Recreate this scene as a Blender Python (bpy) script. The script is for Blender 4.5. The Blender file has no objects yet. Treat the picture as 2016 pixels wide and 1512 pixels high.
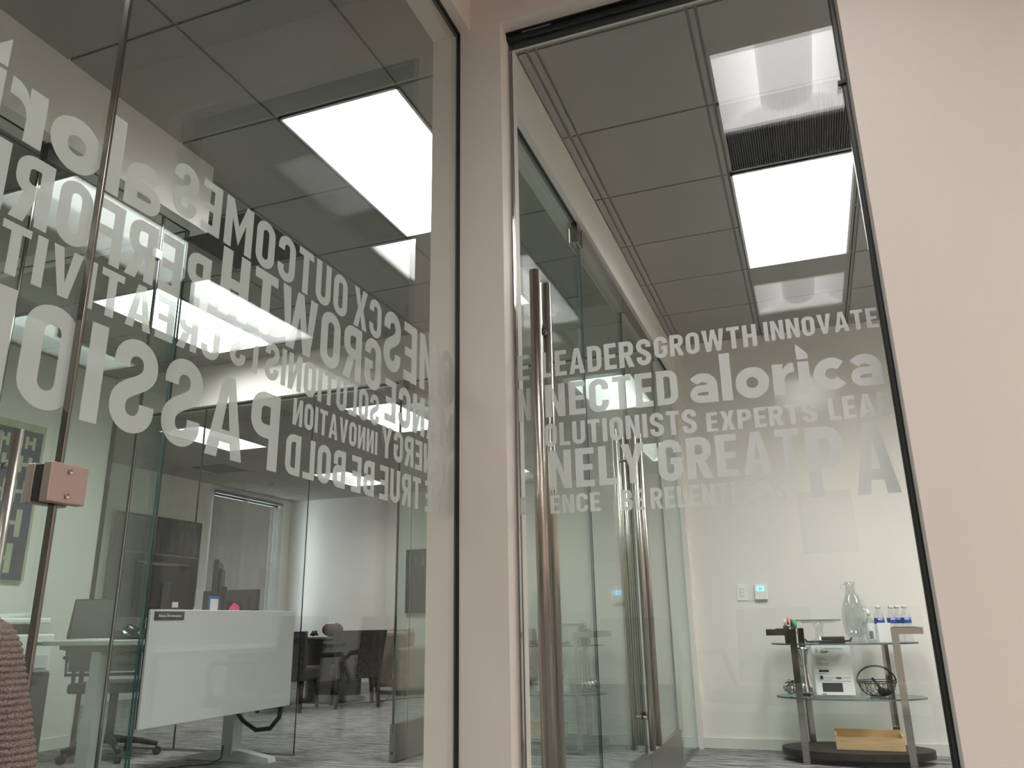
import bpy, bmesh, math, random
from mathutils import Matrix, Vector
random.seed(7)
S = bpy.context.scene
COL = S.collection
CZ = 0.88            # eye height of the photographer
CEIL = 3.05          # ceiling height
HD = 2.78            # head of the glazed openings

# ------------------------------------------------------------------ camera
yaw, pitch, roll, FPX = -0.350813, 0.294010, -0.017840, 1554.3
fw = Vector((math.sin(yaw)*math.cos(pitch), math.cos(yaw)*math.cos(pitch), math.sin(pitch)))
rt = Vector((math.cos(yaw), -math.sin(yaw), 0)); up = rt.cross(fw)
rr = rt*math.cos(roll) + up*math.sin(roll); uu = -rt*math.sin(roll) + up*math.cos(roll)
cd = bpy.data.cameras.new('camera'); cam = bpy.data.objects.new('camera', cd); COL.objects.link(cam)
cam.matrix_world = Matrix(((rr.x, uu.x, -fw.x, 0), (rr.y, uu.y, -fw.y, 0), (rr.z, uu.z, -fw.z, CZ), (0, 0, 0, 1)))
cd.sensor_width = 36; cd.lens = FPX/2016*36; cd.clip_start = 0.02; cd.clip_end = 100
S.camera = cam
# ------------------------------------------------------------------ world, exposure
w = bpy.data.worlds.new('daylight'); S.world = w; w.use_nodes = True
w.node_tree.nodes['Background'].inputs[0].default_value = (0.85, 0.92, 1.0, 1)
w.node_tree.nodes['Background'].inputs[1].default_value = 4.0
S.view_settings.view_transform = 'Standard'; S.view_settings.look = 'None'
S.view_settings.exposure = 0.70; S.view_settings.gamma = 1; S.view_settings.use_curve_mapping = False
cy = S.cycles
cy.max_bounces = 12; cy.diffuse_bounces = 5; cy.glossy_bounces = 6; cy.transmission_bounces = 6
cy.transparent_max_bounces = 40; cy.use_denoising = True; cy.sample_clamp_indirect = 4
cy.caustics_reflective = False; cy.caustics_refractive = False
LAMP = 31.0           # radiance of the office luminaires
WARM = (1.0, 0.965, 0.955)
WHITE = (1.0, 0.985, 0.965)
WARM2 = (1.0, 0.93, 0.875)
BRIGHT = (1.0, 0.985, 0.966)
SOFT = (1.0, 0.985, 0.964)

# ------------------------------------------------------------------ materials
def newmat(name):
    m = bpy.data.materials.new(name); m.use_nodes = True
    return m, m.node_tree.nodes, m.node_tree.links
def P(name, col, rough=0.5, metal=0.0, spec=0.5, grain=0.0, gscale=40, bump=0.0, stretch=(1, 1, 1), emit=None, es=0, sheen=0, coat=0):
    m, N, L = newmat(name); b = N['Principled BSDF']
    b.inputs['Base Color'].default_value = (*col, 1); b.inputs['Roughness'].default_value = rough
    b.inputs['Metallic'].default_value = metal; b.inputs['Specular IOR Level'].default_value = spec
    if coat: b.inputs['Coat Weight'].default_value = coat
    if sheen: b.inputs['Sheen Weight'].default_value = sheen
    if emit: b.inputs['Emission Color'].default_value = (*emit, 1); b.inputs['Emission Strength'].default_value = es
    if grain or bump:
        tc = N.new('ShaderNodeTexCoord'); mp = N.new('ShaderNodeMapping'); nz = N.new('ShaderNodeTexNoise')
        mp.inputs['Scale'].default_value = stretch; nz.inputs['Scale'].default_value = gscale; nz.inputs['Detail'].default_value = 4
        L.new(tc.outputs['Object'], mp.inputs[0]); L.new(mp.outputs[0], nz.inputs['Vector'])
        if grain:
            cr = N.new('ShaderNodeValToRGB'); cr.color_ramp.elements[0].position = .3; cr.color_ramp.elements[1].position = .7
            cr.color_ramp.elements[0].color = (*[max(0, c*(1-grain)) for c in col], 1)
            cr.color_ramp.elements[1].color = (*[min(1, c*(1+grain)) for c in col], 1)
            L.new(nz.outputs[0], cr.inputs[0]); L.new(cr.outputs[0], b.inputs['Base Color'])
        if bump:
            bp = N.new('ShaderNodeBump'); bp.inputs['Strength'].default_value = bump; bp.inputs['Distance'].default_value = 0.002
            L.new(nz.outputs[0], bp.inputs['Height']); L.new(bp.outputs[0], b.inputs['Normal'])
    return m
def glassmat(name, tint, refl0=0.034, rough=0.0):
    # thin architectural glass: a Schlick share of mirror reflection over clear tinted transmission
    m, N, L = newmat(name); N.remove(N['Principled BSDF']); out = N['Material Output']
    g = N.new('ShaderNodeNewGeometry'); dot = N.new('ShaderNodeVectorMath'); dot.operation = 'DOT_PRODUCT'
    L.new(g.outputs['Incoming'], dot.inputs[0]); L.new(g.outputs['Normal'], dot.inputs[1])
    def M(op, a, b=None):
        n = N.new('ShaderNodeMath'); n.operation = op
        for i, v in enumerate((a, b)):
            if v is None: continue
            if isinstance(v, (int, float)): n.inputs[i].default_value = v
            else: L.new(v, n.inputs[i])
        return n.outputs[0]
    c = M('SUBTRACT', 1.0, M('ABSOLUTE', dot.outputs['Value']))
    f = M('ADD', M('MULTIPLY', M('POWER', c, 5.0), 1-refl0), refl0)
    tr = N.new('ShaderNodeBsdfTransparent'); tr.inputs[0].default_value = (*tint, 1)
    gl = N.new('ShaderNodeBsdfGlossy'); gl.inputs['Roughness'].default_value = rough; gl.inputs[0].default_value = (1, 1, 1, 1)
    mx = N.new('ShaderNodeMixShader'); L.new(f, mx.inputs[0]); L.new(tr.outputs[0], mx.inputs[1]); L.new(gl.outputs[0], mx.inputs[2])
    L.new(mx.outputs[0], out.inputs[0]); return m

PAINTG = P('satin_painted_wall', (0.84, 0.81, 0.755), 0.13, spec=0.5)
PAINT = P('painted_wall', (0.82, 0.79, 0.74), 0.38, spec=0.45, bump=0.15, gscale=350)
PAINTW = P('warm_painted_wall', (0.86, 0.77, 0.70), 0.5, spec=0.35, bump=0.15, gscale=350)
TRIM = P('trim_paint', (0.74, 0.72, 0.67), 0.4)
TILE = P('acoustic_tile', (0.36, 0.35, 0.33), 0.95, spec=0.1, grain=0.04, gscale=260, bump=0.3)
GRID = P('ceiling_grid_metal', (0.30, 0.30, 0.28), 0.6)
DARK = P('black_rubber', (0.012, 0.012, 0.012), 0.5)
ALU = P('dark_anodised_channel', (0.03, 0.032, 0.03), 0.3, metal=0.6)
STEEL = P('brushed_steel', (0.43, 0.385, 0.34), 0.30, metal=1.0, grain=0.16, gscale=6, stretch=(60, 60, 0.4))
RAIL = P('satin_steel_rail', (0.36, 0.34, 0.31), 0.3, metal=1.0, bump=0.1, gscale=5, stretch=(1, 1, 80))
CHROME = P('polished_chrome', (0.36, 0.345, 0.32), 0.08, metal=1.0)
SILVER = P('hammered_silver', (0.85, 0.84, 0.82), 0.06, metal=1.0)
PINKST = P('rose_satin_patch_fitting', (0.46, 0.35, 0.315), 0.42, metal=0.7, bump=0.05, gscale=30, stretch=(1, 1, 30))
GLASS = glassmat('clear_glass', (0.965, 0.985, 0.975))
GLASSG = glassmat('green_tinted_glass', (0.90, 0.96, 0.935))
CLEARG = glassmat('clear_tableware_glass', (0.92, 0.935, 0.935), 0.08)
EDGE = P('polished_glass_edge', (0.09, 0.155, 0.155), 0.06, spec=0.8)
BLACK = P('matt_black_plastic', (0.018, 0.018, 0.019), 0.45)
SCREEN = P('glossy_black_screen', (0.012, 0.011, 0.012), 0.08, spec=0.6)
WHITEP = P('white_plastic', (0.88, 0.88, 0.87), 0.4)
WHITEM = P('white_powder_coat', (0.62, 0.64, 0.62), 0.4)
LAMIN = P('white_laminate', (0.70, 0.69, 0.66), 0.3)
GREYM = P('grey_mesh_fabric', (0.15, 0.135, 0.13), 0.8, grain=0.3, gscale=400)
DKFAB = P('charcoal_upholstery', (0.045, 0.042, 0.04), 0.85, grain=0.4, gscale=30, bump=0.2)
TAN = P('tan_leather', (0.36, 0.285, 0.21), 0.55, grain=0.12, gscale=14, bump=0.15)
WOODK = P('dark_wenge_wood', (0.022, 0.013, 0.010), 0.5, spec=0.25, grain=0.5, gscale=4, stretch=(1, 20, 1))
WOODL = P('pale_maple_wood', (0.62, 0.42, 0.22), 0.5, grain=0.14, gscale=5, stretch=(1, 14, 14))
BALL = P('pebbled_brown_leather', (0.085, 0.035, 0.025), 0.55, bump=0.6, gscale=160)
PAPER = P('white_paper', (0.80, 0.79, 0.77), 0.7)
NAVY = P('navy_poster_ink', (0.022, 0.028, 0.075), 0.6, grain=0.35, gscale=6)
CREAM = P('cream_poster_ink', (0.42, 0.43, 0.29), 0.6, grain=0.12, gscale=9)
BACKBLIND = P('blind_fabric', (0.45, 0.44, 0.42), 0.8, grain=0.1, gscale=6, stretch=(30, 30, .3))

def frosted():
    m, N, L = newmat('frosted_vinyl'); N.remove(N['Principled BSDF']); out = N['Material Output']
    d = N.new('ShaderNodeBsdfDiffuse'); d.inputs[0].default_value = (0.75, 0.75, 0.73, 1)
    t = N.new('ShaderNodeBsdfTranslucent'); t.inputs[0].default_value = (0.75, 0.75, 0.73, 1)
    x = N.new('ShaderNodeBsdfTransparent'); x.inputs[0].default_value = (0.9, 0.9, 0.9, 1)
    a = N.new('ShaderNodeMixShader'); a.inputs[0].default_value = 0.5; b = N.new('ShaderNodeMixShader'); b.inputs[0].default_value = 0.10
    L.new(d.outputs[0], a.inputs[1]); L.new(t.outputs[0], a.inputs[2]); L.new(a.outputs[0], b.inputs[1]); L.new(x.outputs[0], b.inputs[2])
    L.new(b.outputs[0], out.inputs[0]); return m
FROST = frosted()

def carpet():
    m, N, L = newmat('streaked_grey_carpet'); b = N['Principled BSDF']; b.inputs['Roughness'].default_value = 0.95; b.inputs['Specular IOR Level'].default_value = 0.1
    tc = N.new('ShaderNodeTexCoord')
    def nz(scale, st, det=6):
        mp = N.new('ShaderNodeMapping'); mp.inputs['Scale'].default_value = st; n = N.new('ShaderNodeTexNoise')
        n.inputs['Scale'].default_value = scale; n.inputs['Detail'].default_value = det; n.inputs['Roughness'].default_value = 0.7
        L.new(tc.outputs['Object'], mp.inputs[0]); L.new(mp.outputs[0], n.inputs['Vector']); return n.outputs[0]
    a = nz(1.6, (1.6, 26, 1)); c = nz(3.4, (2.2, 46, 1)); e = nz(220, (1, 1, 1), 2)
    s = N.new('ShaderNodeMath'); s.operation = 'ADD'; L.new(a, s.inputs[0]); L.new(c, s.inputs[1])
    s2 = N.new('ShaderNodeMath'); s2.operation = 'MULTIPLY_ADD'; L.new(e, s2.inputs[0]); s2.inputs[1].default_value = 0.25; L.new(s.outputs[0], s2.inputs[2])
    cr = N.new('ShaderNodeValToRGB'); r = cr.color_ramp; mr = N.new('ShaderNodeMath'); mr.operation = 'MULTIPLY'; mr.inputs[1].default_value = 0.45
    L.new(s2.outputs[0], mr.inputs[0]); L.new(mr.outputs[0], cr.inputs[0])
    r.elements[0].position = 0.445; r.elements[0].color = (0.028, 0.029, 0.032, 1); r.elements[1].position = 0.575; r.elements[1].color = (0.42, 0.405, 0.39, 1)
    k = r.elements.new(0.5); k.color = (0.20, 0.195, 0.19, 1)
    L.new(cr.outputs[0], b.inputs['Base Color'])
    bp = N.new('ShaderNodeBump'); bp.inputs['Strength'].default_value = 0.5; bp.inputs['Distance'].default_value = 0.004
    L.new(e, bp.inputs['Height']); L.new(bp.outputs[0], b.inputs['Normal']); return m
CARPET = carpet()

def knit():
    m, N, L = newmat('ribbed_knit_fabric'); b = N['Principled BSDF']; b.inputs['Roughness'].default_value = 0.9
    tc = N.new('ShaderNodeTexCoord'); mp = N.new('ShaderNodeMapping'); mp.inputs['Scale'].default_value = (1, 1, 1)
    n = N.new('ShaderNodeTexNoise'); n.inputs['Scale'].default_value = 900; n.inputs['Detail'].default_value = 3
    L.new(tc.outputs['Object'], mp.inputs[0]); L.new(mp.outputs[0], n.inputs['Vector'])
    cr = N.new('ShaderNodeValToRGB'); cr.color_ramp.elements[0].position = .35; cr.color_ramp.elements[1].position = .65
    cr.color_ramp.elements[0].color = (0.075, 0.06, 0.052, 1); cr.color_ramp.elements[1].color = (0.24, 0.195, 0.165, 1)
    L.new(n.outputs[0], cr.inputs[0]); L.new(cr.outputs[0], b.inputs['Base Color'])
    bp = N.new('ShaderNodeBump'); bp.inputs['Strength'].default_value = 0.8; bp.inputs['Distance'].default_value = 0.001
    L.new(n.outputs[0], bp.inputs['Height']); L.new(bp.outputs[0], b.inputs['Normal']); return m
KNIT = knit()

def perf():
    # perforated black metal: a fine dot grid of holes
    m, N, L = newmat('perforated_dark_metal'); b = N['Principled BSDF']; b.inputs['Roughness'].default_value = 0.6
    tc = N.new('ShaderNodeTexCoord'); wv = N.new('ShaderNodeTexWave'); wv.inputs['Scale'].default_value = 22; wv.bands_direction = 'X'
    L.new(tc.outputs['Object'], wv.inputs['Vector']); cr = N.new('ShaderNodeValToRGB')
    cr.color_ramp.elements[0].color = (0.015, 0.015, 0.015, 1); cr.color_ramp.elements[1].color = (0.22, 0.21, 0.2, 1)
    L.new(wv.outputs['Color'], cr.inputs[0]); L.new(cr.outputs[0], b.inputs['Base Color']); return m
PERF = perf()
def lampmat(name, col, st):
    # downlighting luminaire optic: intensity falls off away from straight down, as a troffer's photometric curve does
    m = P(name, (0.8, 0.8, 0.8), 0.6, emit=col, es=st); N, L = m.node_tree.nodes, m.node_tree.links
    g = N.new('ShaderNodeNewGeometry'); d = N.new('ShaderNodeVectorMath'); d.operation = 'DOT_PRODUCT'; d.inputs[1].default_value = (0, 0, -1)
    L.new(g.outputs['Incoming'], d.inputs[0]); x = N.new('ShaderNodeMath'); x.operation = 'MAXIMUM'; x.inputs[1].default_value = 0.03
    L.new(d.outputs['Value'], x.inputs[0]); p = N.new('ShaderNodeMath'); p.operation = 'POWER'; p.inputs[1].default_value = 1.7; L.new(x.outputs[0], p.inputs[0])
    k = N.new('ShaderNodeMath'); k.operation = 'MULTIPLY'; k.name = 'level'; k.inputs[1].default_value = st; L.new(p.outputs[0], k.inputs[0])
    L.new(k.outputs[0], N['Principled BSDF'].inputs['Emission Strength']); return m

# ------------------------------------------------------------------ object helpers
def tag(o, label=None, cat=None, group=None, kind=None):
    if label: o['label'] = label
    if cat: o['category'] = cat
    if group: o['group'] = group
    if kind: o['kind'] = kind
    return o
def empty(name, loc, label, cat, group=None, rz=0, kind=None):
    o = bpy.data.objects.new(name, None); COL.objects.link(o); o.location = loc; o.rotation_euler = (0, 0, rz)
    o.empty_display_size = 0.1
    return tag(o, label, cat, group, kind)
def copy_tree(o, parent=None):
    c = o.copy(); COL.objects.link(c); c.parent = parent
    for ch in list(o.children): copy_tree(ch, c)
    return c
class B:
    """collects shapes into one mesh"""
    def __init__(s): s.bm = bmesh.new()
    def box(s, x0, x1, y0, y1, z0, z1, mi=0, bev=0):
        v = [s.bm.verts.new((x, y, z)) for z in (z0, z1) for y in (y0, y1) for x in (x0, x1)]
        fs = [s.bm.faces.new([v[i] for i in q]) for q in ((0, 2, 3, 1), (4, 5, 7, 6), (0, 1, 5, 4), (2, 6, 7, 3), (0, 4, 6, 2), (1, 3, 7, 5))]
        for f in fs: f.material_index = mi
        if bev:
            es = list({e for f in fs for e in f.edges})
            bmesh.ops.bevel(s.bm, geom=es, offset=bev, segments=2, profile=0.5, affect='EDGES')
        return s
    def obox(s, c, ax, ay, az, hx, hy, hz, bev=0):
        c = Vector(c); ax, ay, az = [Vector(a).normalized() for a in (ax, ay, az)]
        v = [s.bm.verts.new(c + ax*hx*i + ay*hy*j + az*hz*k) for k in (-1, 1) for j in (-1, 1) for i in (-1, 1)]
        fs = [s.bm.faces.new([v[i] for i in q]) for q in ((0, 2, 3, 1), (4, 5, 7, 6), (0, 1, 5, 4), (2, 6, 7, 3), (0, 4, 6, 2), (1, 3, 7, 5))]
        if bev: bmesh.ops.bevel(s.bm, geom=list({e for f in fs for e in f.edges}), offset=bev, segments=2, profile=0.5, affect='EDGES')
        return s
    def tube(s, pts, r, n=12, closed=False, cap=True, rad=None):
        pts = [Vector(p) for p in pts]; m = len(pts); rings = []
        prev = None
        for i, p in enumerate(pts):
            if closed: d = pts[(i+1) % m] - pts[i-1]
            else: d = (pts[min(i+1, m-1)] - pts[max(i-1, 0)])
            d.normalize()
            if prev is None:
                a = Vector((0, 0, 1)) if abs(d.z) < .9 else Vector((1, 0, 0)); u = d.cross(a).normalized()
            else: u = (prev - d*prev.dot(d)).normalized()
            prev = u; v = d.cross(u); R = rad[i] if rad else r
            rings.append([s.bm.verts.new(p + (u*math.cos(2*math.pi*k/n) + v*math.sin(2*math.pi*k/n))*R) for k in range(n)])
        for i in range(m if closed else m-1):
            a, b = rings[i], rings[(i+1) % m]
            for k in range(n):
                f = s.bm.faces.new((a[k], a[(k+1) % n], b[(k+1) % n], b[k])); f.smooth = True
        if cap and not closed:
            s.bm.faces.new(rings[0][::-1]); s.bm.faces.new(rings[-1])
        return s
    def lathe(s, prof, c=(0, 0, 0), n=32, sx=1, sy=1, smooth=True, close=False):
        rings = []
        for r, z in prof:
            if r < 1e-6: rings.append([s.bm.verts.new((c[0], c[1], c[2]+z))])
            else: rings.append([s.bm.verts.new((c[0]+r*sx*math.cos(2*math.pi*k/n), c[1]+r*sy*math.sin(2*math.pi*k/n), c[2]+z)) for k in range(n)])
        for a, b in zip(rings[:-1], rings[1:]):
            for k in range(n):
                q = [a[k % len(a)], a[(k+1) % len(a)], b[(k+1) % len(b)], b[k % len(b)]]
                u = []
                for v in q:
                    if v not in u: u.append(v)
                if len(u) > 2:
                    try: f = s.bm.faces.new(u); f.smooth = smooth
                    except ValueError: pass
        return s
    def prism(s, poly, axis, a0, a1, mi=0):
        """extrude a 2-D polygon: axis 'x' -> poly in (y,z); 'y' -> (x,z); 'z' -> (x,y)"""
        def P3(p, a): return (a, p[0], p[1]) if axis == 'x' else (p[0], a, p[1]) if axis == 'y' else (p[0], p[1], a)
        A = [s.bm.verts.new(P3(p, a0)) for p in poly]; Bv = [s.bm.verts.new(P3(p, a1)) for p in poly]; n = len(poly)
        s.bm.faces.new(A).material_index = mi; s.bm.faces.new(Bv[::-1]).material_index = mi
        for i in range(n): s.bm.faces.new((A[i], Bv[i], Bv[(i+1) % n], A[(i+1) % n])).material_index = mi
        return s
    def poly(s, pts): s.bm.faces.new([s.bm.verts.new(p) for p in pts]); return s
    def build(s, name, mats, parent=None, label=None, cat=None, group=None, kind=None, smooth=False, normals=True):
        if normals: bmesh.ops.recalc_face_normals(s.bm, faces=s.bm.faces)
        me = bpy.data.meshes.new(name); s.bm.to_mesh(me); s.bm.free()
        for m in (mats if isinstance(mats, (list, tuple)) else [mats]): me.materials.append(m)
        if smooth:
            for p in me.polygons: p.use_smooth = True
        o = bpy.data.objects.new(name, me); COL.objects.link(o)
        if parent is not None: o.parent = parent
        return tag(o, label, cat, group, kind)
def box(name, m, x0, x1, y0, y1, z0, z1, parent=None, bev=0, **k):
    """a box as its own mesh, origin left at the parent's (coordinates are local to the parent)"""
    return B().box(x0, x1, y0, y1, z0, z1, 0, bev).build(name, m, parent, **k)
def superring(w, d, n=40, p=2.0):
    return [(w*math.copysign(abs(math.cos(2*math.pi*k/n))**(2/p), math.cos(2*math.pi*k/n)), d*math.copysign(abs(math.sin(2*math.pi*k/n))**(2/p), math.sin(2*math.pi*k/n))) for k in range(n)]
def pane(name, x0, x1, y0, y1, z0, z1, parent=None, m=None, e=None, **k):
    """a sheet of glass: clear faces and green polished edges"""
    b = B(); b.box(x0, x1, y0, y1, z0, z1); dx, dy, dz = x1-x0, y1-y0, z1-z0; thin = min(dx, dy, dz)
    bmesh.ops.recalc_face_normals(b.bm, faces=b.bm.faces)
    for f in b.bm.faces:
        n = f.normal; big = (abs(n.x) > .5 and dx == thin) or (abs(n.y) > .5 and dy == thin) or (abs(n.z) > .5 and dz == thin)
        f.material_index = 0 if big else 1
    return b.build(name, [m or GLASSG, e or EDGE], parent, **k)

WT = CEIL+0.19
# ------------------------------------------------------------------ shell: floor and walls
box('floor', CARPET, -9.2, 5.2, -4.8, 12.6, -0.12, 0, kind='structure', label='grey streaked carpet running through all the rooms', cat='floor')
XW = -0.87
YF = 2.015           # face of the wall that holds the near glass door
st = dict(kind='structure')
b = B(); b.box(-1.0, -0.757, YF, 2.165, 0, WT)
b.box(-0.757, 0.250, YF, 2.165, HD, WT); b.box(0.250, 5.0, YF, 2.165, 0, WT)
b.build('wall_front', PAINTW, label='pinkish cream painted wall around the near glass door', cat='wall', **st)
B().box(-1.0, -0.865, -4.5, YF, HD, WT).build('wall_left', PAINTW, label='cream header above the lettered glass wall on the left', cat='wall', **st)
B().box(-1.0, XW, 2.165, 6.28, HD, WT).box(-1.0, XW, 6.28, 12.2, 0, WT).build('wall_divider', PAINT, label='cream header above the glass double doors of the far meeting room', cat='wall', **st)
B().box(-1.0, 5.0, 6.28, 6.42, 0, WT).box(-1.0, XW, 6.20, 6.28, 0, HD).build('wall_back', PAINTG, label='cream back wall behind the glass and chrome cart', cat='wall', **st)
B().box(4.9, 5.02, -4.5, 6.4, 0, WT).build('wall_right', PAINTW, label='plain cream wall on the far right, out of view', cat='wall', **st)
B().box(-1.0, 5.0, -4.62, -4.5, 0, WT).build('wall_rear', PAINTW, label='plain cream wall behind the photographer', cat='wall', **st)
# open office side
B().box(-2.67, -2.53, -4.5, 2.70, 2.695, WT).box(-5.71, -2.67, 2.56, 2.70, 2.695, WT).build('wall_soffit', PAINT, label='beige bulkhead above the glass corner office', cat='wall', **st)
B().box(-5.87, -5.71, -4.5, 5.20, 0, WT).build('wall_poster', PAINT, label='pale wall that carries the navy poster', cat='wall', **st)
B().box(-5.90, -1.0, 5.17, 5.30, 2.69, WT).build('wall_bulkhead', PAINTG, label='cream bulkhead above the glazed front of the far office', cat='wall', **st)
B().box(-8.86, -8.70, 5.0, 10.03, 0, WT).box(-8.86, -8.70, 11.72, 12.2, 0, WT).box(-8.86, -8.70, 10.03, 11.72, 0, 0.85).box(-8.86, -8.70, 10.03, 11.72, 2.955, WT).build('wall_window', PAINT, label='far office wall with the blind-covered window and the screen', cat='wall', **st)
B().box(-8.86, -0.87, 12.05, 12.2, 0, WT).build('wall_far', PAINT, label='pale far wall behind the armchair and the dark chairs', cat='wall', **st)
B().box(-8.86, -5.87, 4.95, 5.10, 0, WT).build('wall_return', PAINT, label='return wall hidden behind the poster wall', cat='wall', **st)
B().box(-5.87, -1.0, -4.62, -4.5, 0, WT).build('wall_corridor', PAINT, label='end wall of the corridor, out of view', cat='wall', **st)
B().box(-0.87, 5.0, 6.262, 6.28, 0, 0.07).build('baseboard_back', TRIM, label='pale baseboard along the wall behind the cart', cat='baseboard', **st)
B().box(-5.71, -5.695, -4.5, 5.17, 0, 0.085).build('baseboard_poster', TRIM, label='pale baseboard below the navy poster', cat='baseboard', **st)
B().box(-8.70, -0.87, 12.035, 12.05, 0, 0.085).build('baseboard_far', TRIM, label='pale baseboard of the far office wall', cat='baseboard', **st)

# ------------------------------------------------------------------ ceilings
def troffers_over(x, y, T): return any(a-0.02 < x < c+0.02 and b_-0.02 < y < d+0.02 for a, b_, c, d in T)
def ceiling(name, x0, x1, y0, y1, xs, ys, holes, label, gap=0.006):
    root = B().box(x0, x1, y0, y1, CEIL+0.17, CEIL+0.21).build(name, GRID, label=label, cat='ceiling', kind='structure')
    XS = [x0]+sorted(v for v in xs if x0+.03 < v < x1-.03)+[x1]; YS = [y0]+sorted(v for v in ys if y0+.03 < v < y1-.03)+[y1]
    g = B()
    inh = lambda x, y: any(p+0.02 < x < r-0.02 and q+0.02 < y < t-0.02 for p, q, r, t in holes)
    for v in XS[1:-1]:
        for q0, q1 in zip(YS[:-1], YS[1:]):
            if not inh(v, (q0+q1)/2): g.box(v-0.012, v+0.012, q0, q1, CEIL+0.010, CEIL+0.02)
    for v in YS[1:-1]:
        for q0, q1 in zip(XS[:-1], XS[1:]):
            if not inh((q0+q1)/2, v): g.box(q0, q1, v-0.012, v+0.012, CEIL+0.0105, CEIL+0.0205)
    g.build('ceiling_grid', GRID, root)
    proto = {}
    n = 0
    for i in range(len(XS)-1):
        for j in range(len(YS)-1):
            cx, cy_ = (XS[i]+XS[i+1])/2, (YS[j]+YS[j+1])/2
            if any(a-0.01 < cx < c+0.01 and b_-0.01 < cy_ < d+0.01 for a, b_, c, d in holes): continue
            wx, wy = round(XS[i+1]-XS[i]-2*gap, 4), round(YS[j+1]-YS[j]-2*gap, 4)
            if wx < 0.02 or wy < 0.02: continue
            key = (wx, wy)
            if key not in proto:
                t = B(); a, c = wx/2, wy/2
                t.box(-a, a, -c, c, 0, 0.016)
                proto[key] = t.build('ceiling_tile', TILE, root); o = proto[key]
            else:
                o = proto[key].copy(); COL.objects.link(o); o.parent = root
            o.location = (cx, cy_, CEIL); n += 1
    return root
T1 = [(-0.165, 3.72, 0.445, 4.94), (1.62, 3.72, 2.23, 4.94), (3.5, 3.72, 4.11, 4.94), (-0.165, 3.105, 0.445, 3.715)]
ceiling('ceiling', XW, 4.9, 2.165, 6.28, [-0.825, -0.787, -0.197, -0.165, 0.445, 0.475, 1.05, 1.62, 2.23, 2.84, 3.5, 4.11, 4.7], [2.49, 3.105, 3.715, 4.325, 4.935, 5.545, 6.155], T1, 'dark looking tiled ceiling of the meeting room beyond the glass door')
gx = [-1.393-0.61*k for k in range(-1, 9)]; gy = [2.48+0.6167*k for k in range(-12, 5)]
T2 = [(-2.003, 2.48, -1.393, 3.713), (-4.443, 3.713, -3.833, 4.947), (-3.223, 3.097, -2.613, 3.713), (-2.003, -1.22, -1.393, 0.013), (-4.443, -1.22, -3.833, 0.013)]
ceiling('ceiling', -5.71, -1.0, -4.5, 5.17, gx, gy, T2, 'tiled ceiling of the open office on the left of the lettered glass')
gx3 = [-6.83+0.61*k for k in range(-3, 10)]; gy3 = [6.84+0.61*k for k in range(-3, 9)]
T3 = [(-6.83, 6.84, -6.22, 8.06), (-4.39, 6.84, -3.78, 8.06), (-6.83, 9.89, -6.22, 11.11), (-4.39, 9.89, -3.78, 11.11), (-8.05, 8.67, -7.44, 9.28), (-1.95, 6.84, -1.34, 8.06), (-1.95, 9.89, -1.34, 11.11)]
ceiling('ceiling', -8.7, -1.0, 5.30, 12.05, gx3, gy3, T3, 'tiled ceiling of the far office behind the glazed front')
T4 = [(-0.165, 0.82, 0.445, 1.42), (-0.165, -1.63, 0.445, -1.02), (1.67, -0.41, 2.3, 0.82), (1.67, -2.23, 2.3, -1.02), (3.52, -0.41, 4.13, 0.82), (3.52, -2.23, 4.13, -1.02)]
ceiling('ceiling', -0.865, 4.9, -4.5, YF, [-0.775, -0.165, 0.445, 1.06, 1.67, 2.3, 2.91, 3.52, 4.13], [-4.05, -3.45, -2.84, -2.6, -2.23, -1.63, -1.02, -0.41, 0.2, 0.82, 1.42], T4, 'tiled ceiling above the photographer')

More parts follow.
